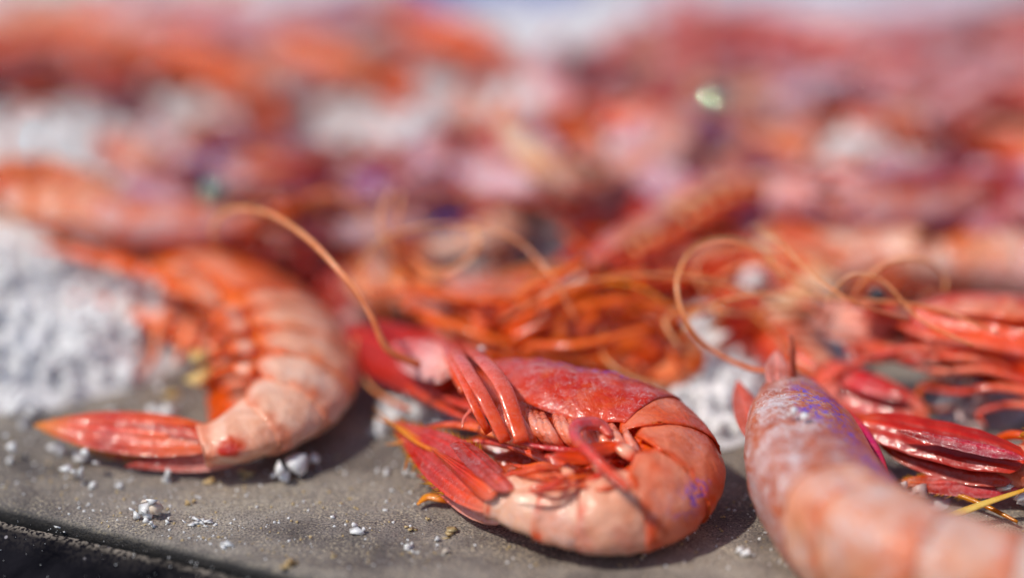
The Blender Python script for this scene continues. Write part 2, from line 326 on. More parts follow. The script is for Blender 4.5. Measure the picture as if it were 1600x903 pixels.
def blade(name, base, tip, nrm, width, parent, org, col, thick=.07, prof=None, n=26, m=13, bend=0., ridge=.06, mat=None, film=.12, fringe=None, cup=.0):
    """leaf-like plate from base to tip; prof = half-width profile"""
    base, tip = np.asarray(base, float), np.asarray(tip, float); ax = tip-base; Lg = np.linalg.norm(ax); T = ax/Lg
    Wd = unit(np.cross(T, nrm)); Nn = unit(np.cross(Wd, T))
    if np.dot(Nn, nrm) < 0: Nn = -Nn
    t = np.linspace(0, 1, n); u = np.linspace(-1, 1, m)
    if prof is None: prof = [.45, .75, .95, 1, .95, .8, .5, .06]
    hw = np.interp(t, np.linspace(0, 1, len(prof)), prof)*width/2
    hw = np.convolve(np.pad(hw, 1, 'edge'), [.25, .5, .25], 'valid'); hw[-1] = width*.02; hw[0] *= .4; hw[1] *= .8
    def surf(sgn):
        z = sgn*thick/2*np.sqrt(np.maximum(1-u**2, 0))[None, :]*np.ones((n, 1))
        rd = ridge*np.exp(-(u/.16)**2)*(1 if sgn > 0 else 0)+ridge*.45*(np.exp(-((u-.5)/.10)**2)+np.exp(-((u+.55)/.10)**2))*(1 if sgn > 0 else 0)
        z = z+rd[None, :]*(1-t[:, None]*.7)-cup*width*(u**2)[None, :]
        z = z*np.minimum(1, (1-t)[:, None]*12+.15)*np.minimum(1, t[:, None]*10+.1)
        bz = bend*Lg*np.sin(np.pi*t)[:, None]
        return base+T*(t*Lg)[:, None, None]+Wd*(hw[:, None]*u[None, :])[..., None]+Nn*(z+bz)[..., None]
    A = surf(1).reshape(-1, 3); B = surf(-1).reshape(-1, 3); k = n*m
    F = gridF(n, m).tolist()+gridF(n, m, base=k)[:, ::-1].tolist()
    for i in range(n-1):
        F.append([i*m, (i+1)*m, (i+1)*m+k, i*m+k]); F.append([(i+1)*m-1, (i+1)*m-1+k, (i+2)*m-1+k, (i+2)*m-1])
    F.append([j for j in range(m)]+[k+j for j in range(m-1, -1, -1)])
    cc = np.asarray(col, float).reshape(-1, 3); c = np.stack([np.interp(t, np.linspace(0, 1, len(cc)), cc[:, i]) for i in range(3)], -1)
    c = np.repeat(c, m, 0); uu = np.tile(u, n)
    c = c*(1+.25*np.exp(-(uu/.16)**2)-.38*np.abs(np.sin(uu*11+wob(np.stack([uu, np.repeat(t, m), uu*0], -1), 2.5, 3))))[:, None]; c = np.vstack([c, c])
    V = np.vstack([A, B]); V = V+Nn*(wob(V, 2.6, 4)*.02)[:, None]
    o = mk(name, V, F, mat or M_fan, parent, c, org, film=film*.6)
    if fringe is not None:                                    # orange hairs along the rim
        cnt, hl, hc = fringe; Vs = []; Fs = []; b0 = 0; r_ = np.random.default_rng(int(abs(base[0]*91+tip[1]*37)*10) % 99999)
        for i in range(cnt):
            tt = .35+.65*(i+r_.uniform())/cnt; sd_ = r_.choice([-1, 1]); w_ = np.interp(tt, t, hw)
            p = base+T*tt*Lg+Wd*sd_*w_*.97+Nn*(bend*Lg*math.sin(math.pi*tt)); d = unit(T*(.6+tt)+Wd*sd_*(1.1-tt*.8)+Nn*r_.uniform(-.25, .25))*hl*r_.uniform(.5, 1)
            e = Nn*.012; f_ = Wd*.012
            Vs.append(np.array([p+e, p-e+f_, p-e-f_, p+d])); Fs += [[b0, b0+1, b0+3], [b0+1, b0+2, b0+3], [b0+2, b0, b0+3]]; b0 += 4
        mk('hair_fringe', np.concatenate(Vs), Fs, M_leg, o, np.asarray(hc), org, film=0.)
    return o

# ------------------------------------------------------------------ colour sets (pigment, plus the violet of the painted glints)
RED = lin(196, 34, 22); DRED = lin(140, 18, 20); ORG = lin(222, 84, 28); PALE = lin(236, 168, 146); PINK = lin(226, 122, 108); WHT = lin(238, 196, 180)
VIO = lin(84, 44, 210); YEL = lin(216, 128, 30); WINE = lin(112, 26, 44); BRN = lin(150, 78, 40)
PAL = dict(
    red=dict(shell=lin(216, 84, 60), edge=lin(214, 60, 26), dors=lin(160, 30, 26), cara=lin(192, 34, 22), pale=lin(240, 186, 164), flesh=lin(232, 96, 66), leg=lin(226, 100, 84), leg2=lin(196, 50, 34)),
    orange=dict(shell=lin(234, 132, 90), edge=ORG, dors=lin(214, 90, 50), cara=lin(222, 84, 30), pale=lin(240, 190, 172), flesh=lin(236, 134, 92), leg=lin(228, 108, 62), leg2=ORG),
    wine=dict(shell=lin(140, 44, 52), edge=lin(120, 24, 30), dors=lin(84, 26, 44), cara=lin(104, 24, 36), pale=lin(210, 110, 110), flesh=lin(190, 66, 60), leg=lin(196, 90, 84), leg2=lin(150, 36, 40)),
    mauve=dict(shell=lin(214, 146, 150), edge=lin(206, 104, 96), dors=lin(168, 118, 146), cara=lin(206, 124, 128), pale=lin(220, 188, 192), flesh=lin(206, 130, 128), leg=lin(212, 154, 148), leg2=lin(180, 80, 70)),
    pale=dict(shell=lin(236, 172, 150), edge=lin(228, 112, 56), dors=lin(206, 110, 70), cara=lin(196, 84, 44), pale=lin(240, 206, 192), flesh=lin(232, 130, 96), leg=lin(232, 140, 110), leg2=lin(214, 80, 50)))
RP_S = np.array([0, .06, .16, .3, .42, .55, .68, .8, .9, 1.0]); RP_V = np.array([.40, .60, .84, .98, 1.0, 1.0, .92, .78, .64, .50])
SEG = [(.42, .51), (.51, .615), (.615, .72), (.72, .81), (.81, .89), (.89, 1.0)]

class Prawn:
    def __init__(s, path, a=1.05, b=.82, side=(0, 0, 1), dors=1, pal='red', name='prawn', label='', group='prawns piled on salt', tailpale=.6, film=.35, violet=.5, lod=1, seed=0, org=None, twist=0.):
        s.r = np.random.default_rng(seed); s.p = PAL[pal]; s.lod = lod; s.film = film
        s.N = 260; q = catmull(path, s.N); s.C = q[:, :3]; s.S = np.linspace(0, 1, s.N)
        rp = np.interp(s.S, RP_S, RP_V)
        k = q[:, 3] if q.shape[1] > 3 else 1.0
        s.a = a*rp*k; s.b = b*rp*k
        T = unit(np.gradient(s.C, axis=0)); sd0 = unit(side)
        sd = np.repeat(sd0[None], s.N, 0)
        D = unit(np.cross(sd, T))*dors; Lt = unit(np.cross(T, D)); Lt = Lt*np.sign(np.sum(Lt*sd, -1, keepdims=True)+1e-9)
        if twist:
            th = twist*s.S[:, None]; D, Lt = D*np.cos(th)+Lt*np.sin(th), Lt*np.cos(th)-D*np.sin(th)
        s.T, s.D, s.L = T, D, Lt
        s.len = float(np.sum(np.linalg.norm(np.diff(s.C, axis=0), axis=1)))
        o = s.C[s.N//2]; s.org = np.array(org) if org is not None else np.array([o[0], o[1], max(0, o[2]-b)])
        s.root = empty(name, s.org); tag(s.root, label, 'prawn', group)
        s.tailpale = tailpale; s.violet = violet
    def at(s, t, phi, k=1.0):
        """surface point: phi 0 = back, pi = belly, +pi/2 = upper flank"""
        t = np.asarray(t, float); phi = np.asarray(phi, float)
        def I(A): return np.stack([np.interp(t, s.S, A[:, i]) for i in range(3)], -1)
        C, T, D, Lt = I(s.C), I(s.T), I(s.D), I(s.L); a = np.interp(t, s.S, s.a)*k; b = np.interp(t, s.S, s.b)*k
        cph = np.cos(phi); dd = a*(cph+.06*np.maximum(cph, 0)**10); ll = b*np.sin(phi)*(1-.10*cph)
        ext = np.where(t < 0, t, np.where(t > 1, t-1, 0))*s.len
        return C+T*ext[..., None]+D*dd[..., None]+Lt*ll[..., None]
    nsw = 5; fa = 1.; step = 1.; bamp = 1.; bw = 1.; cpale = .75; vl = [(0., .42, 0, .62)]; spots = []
    def vio(s, ph, t):  # alpha mask placing the painted violet highlights
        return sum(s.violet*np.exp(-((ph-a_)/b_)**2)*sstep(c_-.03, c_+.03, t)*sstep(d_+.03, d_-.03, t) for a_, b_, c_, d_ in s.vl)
    def build(s, fan=True, legs=True, swim=True, head=True, antennae=2):
        nphi = 44 if s.lod > 1 else (28 if s.lod == 1 else 16); p = s.p; o = s.org
        # inner flesh
        t = np.linspace(.03, .985, 60 if s.lod else 30); ph = np.linspace(0, 2*np.pi, nphi, endpoint=False)
        Tt, Ph = np.meshgrid(t, ph, indexing='ij'); V = s.at(Tt, Ph, .88)
        V = V-np.stack([np.interp(Tt, s.S, s.D[:, i]) for i in range(3)], -1)*(-.10*np.interp(Tt, s.S, s.a)*(np.cos(Ph) < -.3))[..., None]
        V = V.reshape(-1, 3); col = mixc(p['flesh'], p['leg2'], sstep(-.2, .8, wob(V, 2.2, 2)))
        mk('flesh', V, gridF(len(t), nphi, True), M_wet, s.root, col, o, film=.1)
        # carapace
        nt_ = 46 if s.lod > 1 else (26 if s.lod == 1 else 12)
        t = np.linspace(-.015, .452, nt_); u = np.linspace(-1, 1, nphi)
        x = (t+.015)/.467; pmax = 1.15+1.05*sstep(0, .35, x)-.25*sstep(.75, 1, x)
        Tt = np.repeat(t[:, None], nphi, 1); Ph = u[None]*pmax[:, None]
        k = 1.02+.035*sstep(.6, 1, x)-.04*np.exp(-((x-.63)/.03)**2); k = 1.02+(k-1.02)*s.step; k = k[:, None]*(1+.02*sstep(.85, 1, np.abs(u))[None])
        V = s.at(Tt, Ph, k).reshape(-1, 3); cph = np.cos(Ph).ravel(); xx = np.repeat(x, nphi)
        wv = wob(V, 1.8, 3); wv2 = wob(V, 4.0, 9)
        c = mixc(p['cara'], p['dors'], sstep(.45, 1, cph+.25*wv)*.8)
        c = mixc(c, p['pale'], s.cpale*sstep(.2, -.5, cph+.2*wv2)*(1-.5*xx))
        c = mixc(c, p['edge'], .7*np.exp(-((np.abs(Ph.ravel())-pmax.repeat(nphi))/.12)**2))
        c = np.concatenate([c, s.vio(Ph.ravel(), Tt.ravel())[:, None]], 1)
        F = gridF(nt_, nphi); ca = s.shellmesh('carapace', V, F, nt_, nphi, c, s.film*(.62+.75*sstep(-.1, .8, cph)))
        # rostrum
        if head:
            b0 = s.at(np.array([.03]), np.array([0.]), 1.0)[0]; T0, D0 = s.T[0], s.D[0]
            rl = s.len*.16; b1 = b0-T0*rl+D0*rl*.12; w_ = s.a[0]*.5
            blade('rostrum', b0+T0*.5, b1, s.L[0], w_*1.1, s.root, o, [p['dors'], p['edge'], p['edge']], thick=.09, prof=[1, .8, .6, .45, .3, .18, .05], n=16, m=7, ridge=.02, film=.2)
            for sg in (-1, 1):
                e0 = s.at(np.array([.0]), np.array([sg*.9]), .8)[0]; e1 = e0-T0*.32*s.a.max()+s.L[0]*sg*.38*s.b.max()+D0*.12
                st = tube('eye_stalk', np.array([[*e0, .13], [*(e0*.5+e1*.5), .10], [*e1, .13]]), M_leg, s.root, o, [p['leg'], p['leg2']], n=8, sides=8)
                s.ball('eye', e1-T0*.08, .20*s.a.max(), M_eye, st)
            # antennal scales and peduncles
            for sg in (-1, 1):
                q0 = s.at(np.array([.02]), np.array([sg*1.7]), .8)[0]; q1 = q0-T0*s.len*.17-D0*.25+s.L[0]*sg*.3
                blade('antennal_scale', q0+T0*.2, q1, s.L[0]*sg+D0*.5, .75*s.a.max(), s.root, o, [p['pale'], p['leg'], p['cara']], thick=.08, n=14, m=9, film=.1)
            for j in range(antennae):
                sg = [-1, 1][j % 2]; q0 = s.at(np.array([.0]), np.array([sg*1.9]), .6)[0]; d1 = -T0*1.2-D0*.3+s.L[0]*.4
                ln = s.len*(s.r.uniform(.55, 1.0) if s.world else s.r.uniform(.3, .55)); pts = [[*q0, .10], [*(q0+d1), .07]]
                dirn = unit(d1); nv = unit(np.cross(dirn, [0, 0, 1])*sg+np.array([0, 0, .9 if s.world else .35])); cur = q0+d1
                for i in range(9):
                    dirn = unit(dirn+nv*.30*s.r.uniform(.5, 1.5)); nv = unit(nv-dirn*np.dot(nv, dirn)-np.array([0, 0, .30])); cur = cur+dirn*ln/9
                    cur[2] = max(cur[2], .12+max(0, Hs(cur[0], cur[1]) if o is not None and s.world else 0)); pts.append([*cur, .06-.005*i])
                tube('antenna', pts, M_leg, s.root, o, [p['leg'], lin(226, 140, 96), lin(226, 160, 120)], n=40, sides=6)
        # abdomen
        for i, (s0, s1) in enumerate(SEG):
            ns = (16 if s.lod > 1 else (10 if s.lod == 1 else 6)); ov = .022
            t = np.concatenate([np.linspace(s0-.004, s1+ov, ns), [s1+ov]]); x = (t-s0)/(s1+ov-s0)
            pm = 1.78+.42*np.sin(np.pi*np.clip(x, 0, 1))**.8 if i < 5 else 2.2+0*x
            k = 1-.022*s.step+.04*s.step*sstep(0, .4, x)+.02*s.step*x; k[-1] -= .03
            if i == 5: k = k*(1-.08*x)
            Tt = np.repeat(t[:, None], nphi, 1); Ph = u[None]*pm[:, None]
            kk = k[:, None]*(1+.045*sstep(.72, 1, np.abs(u))[None])
            V = s.at(Tt, Ph, kk).reshape(-1, 3); xx = np.repeat(x, nphi); cph = np.cos(Ph).ravel(); au = np.tile(np.abs(u), len(t))
            wv = wob(V, 2.0, i % 5); wv2 = wob(V, 5, 8)
            tp = np.clip(s.tailpale+(.12*i-.3), 0, 1)
            c0 = p['shell']*(1-tp)+p['pale']*tp; c0 = c0 if i > 2 or s.lod < 2 else c0*.65+p['shell']*.35
            c = mixc(c0, p['shell'], (.5 if i < 3 else .22)*sstep(0, .9, wv))
            c = mixc(c, p['dors'], (1-tp*.85)*sstep(.55, 1, cph+.2*wv)*.8)
            band = 1.2*np.exp(-((xx-.95+.05*wv2)/(.07*s.bw))**2)+.5*np.exp(-((xx-.04)/.07)**2)
            c = mixc(c, p['edge'], np.clip(band*(.6+.5*wv2), 0, 1)*.85*s.bamp)
            c = mixc(c, p['edge'], .65*sstep(.86, 1, au+.05*wv2))
            if s.lod == 0: c = mixc(c, lin(244, 214, 206), .75*sstep(.1, .75, wob(V+i*3.1, 1.5, i % 7))); c = mixc(c, p['edge']*.7, .6*sstep(.2, .8, wob(V+i*1.3, 2.3, 7)))
            for sp_c, sp_r, sp_col in s.spots: c = mixc(c, sp_col, np.clip(1.3*np.exp(-(np.linalg.norm(V-sp_c, axis=1)/sp_r)**4)*(1+.3*wv2), 0, 1))
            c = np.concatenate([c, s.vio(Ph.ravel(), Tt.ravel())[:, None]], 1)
            s.shellmesh('abdomen_segment', V, gridF(len(t), nphi), len(t), nphi, c, s.film*s.fa*(.25+.7*sstep(.1, .9, cph)))
        if swim:
            for i, (s0, s1) in enumerate(SEG[:s.nsw]):
                for sg in (-1, 1):
                    tm = s0+.05; q0 = s.at(np.array([tm]), np.array([sg*2.35]), .92)[0]
                    Dm = -np.array([np.interp(tm, s.S, s.D[:, j]) for j in range(3)]); Tm = np.array([np.interp(tm, s.S, s.T[:, j]) for j in range(3)]); Lm = np.array([np.interp(tm, s.S, s.L[:, j]) for j in range(3)])
                    am = np.interp(tm, s.S, s.a); q1 = q0+Dm*am*.45+Tm*am*s.r.uniform(-.1, .3); q2 = q1+Dm*am*.25+Tm*am*s.r.uniform(.5, .95)*(1)+Lm*sg*am*.05
                    st = tube('swimmeret', np.array([[*q0, .17*am], [*(q0*.5+q1*.5), .19*am], [*q1, .13*am]]), M_leg, s.root, o, [p['leg'], p['pale'], p['leg2']], n=8, sides=8, flat=.6)
                    blade('paddle', q1-unit(q2-q1)*.06, q2, Lm, .36*am, st, o, [p['leg'], p['edge'], p['leg2']], thick=.05, n=12, m=7, ridge=.03, film=0.)
        if legs:
            for i in range(5):
                for sg in (-1, 1):
                    tm = .17+.055*i; q0 = s.at(np.array([tm]), np.array([sg*2.45]), .92)[0]; g = lambda A: np.array([np.interp(tm, s.S, A[:, j]) for j in range(3)])
                    Dm, Tm, Lm = -g(s.D), g(s.T), g(s.L); am = s.a.max(); f = s.r.uniform(.8, 1.15)
                    q1 = q0+Dm*am*.35*f-Tm*am*.3; q2 = q1+Dm*am*.45*f-Tm*am*(.9-.12*i); q3 = q2-Tm*am*(.9-.2*i)*f+Dm*am*s.r.uniform(-.25, .2); q4 = q3-Tm*am*.35+Dm*am*s.r.uniform(-.1, .35)
                    pts = np.array([[*q0, .12*am], [*q1, .115*am], [*q2, .095*am], [*q3, .06*am], [*q4, .02*am]])
                    pts[:, :3] += s.r.normal(0, .05, (5, 3)); 
                    if s.world: pts[:, 2] = np.maximum(pts[:, 2], .1)
                    tube('walking_leg', pts, M_leg, s.root, o, [p['pale'], p['leg'], p['leg2'], p['leg']], n=20 if s.lod else 12, sides=8 if s.lod else 5, flat=.75)
        if fan: s.fan()
        return s
    world = True
    def fan(s):
        p = s.p; E = s.at(np.array([.97]), np.array([0.]), 0)[0]; T0, D0, L0 = s.T[-1], s.D[-1], s.L[-1]; am = s.a.max(); fl = s.len*.24
        blade('telson', E+D0*.25*am, E+D0*.1+T0*fl*.85, D0, .42*am, s.root, s.org, [p['pale'], p['shell'], p['cara']], prof=[1, .95, .8, .6, .4, .2, .05], n=16, m=9)
        for sg in (-1, 1):
            for j in range(2):
                tip = E+T0*fl*(1.0-.06*j)+L0*sg*(.30+.42*j)*am-D0*.12*(j+1)
                blade('uropod', E+L0*sg*.1*am, tip, D0+L0*sg*.35, .62*am, s.root, s.org, [p['pale'], p['shell'], p['cara'], p['cara'], YEL], n=18, m=9, ridge=.05, fringe=(24, .14, YEL) if s.lod else None)
    def ball(s, name, c, r, mat, parent):
        u = np.linspace(0, np.pi, 10); v = np.linspace(0, 2*np.pi, 14, endpoint=False); U, W_ = np.meshgrid(u, v, indexing='ij')
        V = np.asarray(c)+r*np.stack([np.sin(U)*np.cos(W_), np.sin(U)*np.sin(W_), np.cos(U)], -1)
        return mk(name, V.reshape(-1, 3), gridF(10, 14, True), mat, parent, np.array([.02, .02, .02]), s.org, film=0.)
    def shellmesh(s, name, V, F, r, c, col, film):
        # give the plate a thickness: an inner skin joined along its rim
        V = V.reshape(r, c, 3); du = np.gradient(V, axis=0); dv = np.gradient(V, axis=1); nn = unit(np.cross(du, dv))
        V = V+nn*((wob(V.reshape(-1, 3), 3.2, 5)*.022+wob(V.reshape(-1, 3), 8.0, 1)*.008).reshape(r, c, 1)); du = np.gradient(V, axis=0); dv = np.gradient(V, axis=1); n = unit(np.cross(du, dv)); mid = V.mean((0, 1))
        ax = np.stack([np.interp(np.linspace(0, 1, r), [0, 1], [V[0, :, i].mean(), V[-1, :, i].mean()]) for i in range(3)], -1)[:, None]
        if np.sum(n*(V-ax)) < 0: n = -n
        In = V-n*.035; k = r*c
        Vv = np.concatenate([V.reshape(-1, 3), In.reshape(-1, 3)]); FF = F.tolist()+(F[:, ::-1]+k).tolist()
        for i in range(r-1):
            FF.append([i*c, (i+1)*c, (i+1)*c+k, i*c+k]); FF.append([(i+1)*c-1, (i+1)*c-1+k, (i+2)*c-1+k, (i+2)*c-1])
        for j in range(c-1):
            FF.append([j, j+k, j+1+k, j+1]); e = (r-1)*c; FF.append([e+j, e+j+1, e+j+1+k, e+j+k])
        film = np.broadcast_to(film, (k,)); 
        return mk(name, Vv, FF, M_shell, s.root, np.vstack([col, col]), s.org, film=np.concatenate([film, film*0]))
def px4(lst): return np.array([[*P(a, b, z), r] for a, b, z, r in lst])

# ================================================================== hero prawns
camdir = unit([0, -cp, sp_])
def tb(pr, name, lst, col, parent=None, n=30, sides=10, flat=1., film=.1, mat=None, label=None):
    if name == 'antenna': lst = [(a, b, z, r*(.82+.1*math.sin(i*2.1))) for i, (a, b, z, r) in enumerate(lst)]
    o = tube(name, px4(lst), mat or M_leg, parent or pr.root, pr.org, col, n=n, sides=sides, flat=flat, film=film)
    if label: o['label'] = label
    return o
def bl(pr, name, b, t, nrm, width, col, **k):
    lab = k.pop('label', None); o = blade(name, P(*b), P(*t), np.asarray(nrm, float), width, k.pop('parent', None) or pr.root, pr.org, col, **k)
    if lab: o['label'] = lab
    return o
ANT = [lin(220, 130, 100), lin(228, 156, 118), lin(232, 172, 132)]
# --- A: red prawn in the middle, curled, lying on its side
A = Prawn(px4([(735, 596, 1.45, .95), (800, 616, 1.5, 1), (880, 645, 1.45, 1), (965, 672, 1.3, 1), (1020, 702, 1.15, 1), (1040, 742, 1.0, .96), (1013, 779, .9, .93), (945, 800, .85, .92), (860, 796, .82, .92), (790, 778, .85, .94)]),
          a=1.08, b=.86, side=(.1, -.5, .87), dors=1, pal='red', tailpale=.75, film=.5, violet=1.7, lod=2, seed=3, group=None,
          label='glossy red prawn curled on its side in the middle of the slab edge')
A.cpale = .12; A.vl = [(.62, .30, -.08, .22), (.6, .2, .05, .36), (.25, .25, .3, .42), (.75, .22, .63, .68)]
A.build(fan=False, legs=False, swim=True, head=False)
n_ = camdir+[-.35, 0, .5]
RD = lin(200, 24, 14)
bl(A, 'uropod', (790, 786, .95), (614, 660, .85), n_, 1.08, [lin(236, 150, 130), lin(226, 80, 56), RD, RD, ORG], thick=.10, ridge=.08, film=.35, prof=[.5, .8, .98, 1, .95, .82, .62, .38, .12], n=40, m=25, fringe=(110, .32, YEL), label='broad red tail blade with orange rim')
bl(A, 'uropod', (800, 800, .55), (652, 742, .35), n_+[0, 0, .3], .85, [lin(238, 170, 150), lin(240, 160, 146), lin(232, 120, 110), lin(190, 50, 60)], thick=.12, n=40, m=17, film=.5, prof=[.7, .95, 1, .9, .7, .45, .2, .03], label='pale pink pointed tail blade')
bl(A, 'uropod', (795, 768, 1.2), (716, 690, 1.35), n_+[.9, 0, -.2], .55, [lin(220, 110, 100), lin(190, 50, 46), lin(196, 70, 64)], thick=.08, n=30, m=13, film=.6, prof=[.8, 1, 1, 1, 1, 1, .95, .8])
bl(A, 'telson', (775, 772, 1.15), (672, 700, 1.0), n_+[.1, 0, 0], .5, [lin(230, 120, 100), RD, ORG], thick=.16, n=30, m=13, prof=[.9, .9, .8, .65, .5, .35, .2, .03])
for l in ([(700, 712, .95, .06), (650, 690, .95, .045), (583, 637, 1.1, .008)], [(660, 690, .9, .05), (625, 668, .95, .035), (582, 651, 1.0, .008)], [(650, 690, .9, .04), (632, 672, .8, .03), (612, 660, .8, .006)],
          [(660, 700, .8, .05), (640, 712, .6, .035), (632, 735, .45, .012)], [(668, 706, .8, .05), (652, 720, .6, .03), (644, 738, .4, .01)], [(640, 684, .8, .045), (622, 692, .7, .03), (602, 694, .6, .008)]):
    tb(A, 'tail_spine', l, [ORG, YEL, lin(190, 110, 30)], n=16, sides=6)
for x0, y0, x1, y1, z0, wd, cc in ((880, 735, 770, 715, .75, .8, lin(190, 60, 30)), (900, 715, 800, 690, .9, .7, lin(206, 70, 40)), (870, 755, 790, 740, .8, .6, lin(214, 90, 40)), (840, 700, 730, 690, .7, .6, lin(180, 40, 26))):
    bl(A, 'paddle', (x0, y0, z0), (x1, y1, z0-.1), camdir+[0, 0, .8], wd, [lin(226, 110, 70), cc, lin(214, 90, 50)], thick=.12, mat=M_wet, n=20, m=11, film=0.)
# head of A, partly hidden behind its own folded limbs
bl(A, 'antennal_scale', (722, 590, 1.3), (538, 520, 1.1), n_+[0, 0, .5], 1.5, [lin(196, 60, 50), lin(190, 26, 16), lin(190, 14, 8), lin(176, 10, 6)], thick=.35, n=30, m=15, prof=[.75, .95, 1, 1, .95, .85, .7, .25], film=0.)
bl(A, 'antennal_scale', (712, 578, 1.7), (612, 540, 1.7), n_+[.2, 0, .5], .95, [lin(236, 160, 150), lin(238, 170, 166), lin(222, 110, 110), lin(206, 40, 34)], thick=.25, n=26, m=13, film=1.1, prof=[.7, .95, 1, 1, .95, .8, .5, .1], label='whitish pink scale beside the red one')
bl(A, 'head_plate', (760, 632, 1.0), (590, 588, .7), n_+[0, 0, .1], .8, [lin(200, 60, 40), lin(214, 60, 34), lin(222, 110, 80)], thick=.3, n=26, m=13, film=.2, prof=[.8, .95, 1, .9, .8, .6, .4, .1])
SC = [lin(190, 84, 80), lin(206, 104, 104), lin(216, 118, 110), lin(222, 96, 74)]
for l, r_ in (([(670, 508, 1.6), (694, 540, 2.2), (722, 590, 2.3), (744, 640, 2.0), (764, 676, 1.6)], .09),
              ([(692, 528, 1.7), (716, 556, 2.4), (746, 604, 2.35), (770, 648, 2.0), (790, 690, 1.6)], .14),
              ([(724, 540, 1.7), (754, 562, 2.45), (784, 600, 2.4), (800, 640, 2.1), (816, 690, 1.7)], .17),
              ([(640, 520, 1.3), (672, 516, 1.6), (696, 536, 1.9), (708, 575, 1.9), (726, 612, 1.7)], .10)):
    m_ = len(l); tb(A, 'walking_leg', [(a, b, c, r_*(.55+.45*math.sin(math.pi*min(1, .25+.6*i/m_)))) for i, (a, b, c) in enumerate(l)], SC, flat=.36, film=.2, n=36, sides=14)
for i in range(15):                                      # wet fluted limb bases along the belly
    x = 786+i*13.5+3*math.sin(i*2.3); y = 640+i*2.2+2*math.sin(i*1.7); f_ = 1+.25*math.sin(i*3.1)
    tb(A, 'limb_base', [(x-4, y-6, 1.75, .06*f_), (x+5, y+16, 1.8, .095*f_), (x+20, y+38, 1.6, .09*f_), (x+36, y+54+4*math.sin(i), 1.35, .04)], [lin(234, 110, 84), lin(240, 150, 128), lin(234, 96, 66)], mat=M_wet, n=18, sides=9, film=.5)
for l, r_, c in (([(850, 700, 1.3), (790, 682, 1.35), (745, 668, 1.3), (700, 664, 1.1), (655, 672, .8)], .17, [PINK, lin(238, 150, 120), lin(232, 90, 30), lin(222, 90, 70), lin(190, 30, 24)]),
                 ([(860, 722, 1.2), (810, 700, 1.2), (760, 690, 1.1), (712, 690, 1.0)], .12, [PINK, lin(214, 60, 40), RD]),
                 ([(1000, 706, 1.4), (930, 706, 1.55), (860, 700, 1.6), (802, 690, 1.6)], .11, [RD, lin(170, 20, 24), lin(196, 60, 60), lin(160, 20, 30)]),
                 ([(990, 722, 1.3), (920, 720, 1.45), (850, 728, 1.45), (790, 742, 1.3)], .12, [PINK, lin(236, 130, 84), lin(226, 96, 50), lin(206, 60, 30)]),
                 ([(1000, 744, 1.2), (930, 738, 1.3), (870, 744, 1.3), (800, 752, 1.2)], .11, [ORG, lin(236, 120, 60), lin(214, 60, 26)]),
                 ([(770, 628, 1.6), (745, 634, 1.75), (726, 652, 1.7), (722, 668, 1.6)], .055, [PINK, lin(232, 130, 120)]),
                 ([(820, 660, 1.2), (780, 650, 1.3), (730, 634, 1.2), (680, 616, 1.0), (620, 590, .8)], .14, [lin(214, 60, 50), RD, RD, ORG]),
                 ([(600, 585, .8), (640, 606, .9), (700, 640, 1.0), (760, 668, 1.1)], .13, [RD, lin(222, 70, 44), lin(200, 34, 24)])):
    m_ = len(l); tb(A, 'walking_leg', [(a, b, z, r_*(1-.6*i/(m_-1))) for i, (a, b, z) in enumerate(l)], c, mat=M_wet, flat=.75, n=32, sides=10, film=.2)
tb(A, 'swimmeret', [(985, 764, 1.75, .09), (950, 735, 1.95, .10), (915, 700, 2.1, .11), (898, 678, 2.1, .12), (908, 662, 2.1, .16), (938, 664, 2.0, .17), (954, 682, 1.9, .07)], [lin(226, 100, 80), lin(214, 90, 84), lin(200, 90, 96), lin(214, 100, 90)], mat=M_wet, flat=.7, n=44, sides=12, label='hooked translucent limb curling up inside the bend')
for (x0, y0, x1, y1, wd) in ((900, 742, 960, 768, .5), (860, 735, 920, 764, .5), (930, 700, 990, 726, .45), (830, 740, 880, 768, .45)):
    bl(A, 'paddle', (x1, y1, 1.0), (x0, y0, 1.25), camdir+[0, 0, .6], wd, [lin(236, 120, 80), lin(236, 130, 60), lin(214, 70, 30)], thick=.14, mat=M_wet, n=18, m=9, film=0.)
ri = random.Random(4)
for i in range(20):
    x0, y0 = 985-ri.uniform(0, 110), 712+ri.uniform(0, 52); L_ = ri.uniform(60, 150); dy = ri.uniform(-26, 22); z0 = ri.uniform(1.1, 1.5)
    y1 = min(y0+dy, 768); x1 = max(x0-L_, 795)
    r0 = ri.uniform(.05, .12)
    tb(A, 'swimmeret', [(x0, y0, z0, r0*.8), (x0*.65+x1*.35, y0*.6+y1*.4-ri.uniform(0, 10), z0+.12, r0), (x0*.3+x1*.7, y0*.3+y1*.7, z0+.05, r0*.8), (x1, y1, z0-.15, r0*.25)],
       [ri.choice([PINK, lin(236, 150, 120), lin(232, 110, 60)]), ri.choice([lin(238, 150, 110), lin(226, 80, 30), lin(214, 50, 30)]), ri.choice([lin(206, 50, 30), lin(232, 120, 50)])], mat=M_wet, flat=.6, n=22, film=.1)
tb(A, 'antenna', [(655, 570, 1.9, .09), (606, 545, 2.3, .085), (578, 490, 3.0, .075), (540, 435, 3.6, .07), (480, 372, 4.1, .065), (420, 334, 4.2, .06), (368, 326, 4.0, .055), (338, 346, 3.6, .05), (334, 376, 3.2, .045), (352, 400, 2.8, .04)], ANT, n=90)
tb(A, 'antenna', [(640, 640, .8, .05), (600, 620, .7, .05), (572, 596, .8, .05), (556, 560, 1.0, .045), (556, 530, 1.4, .04)], ANT, n=40)

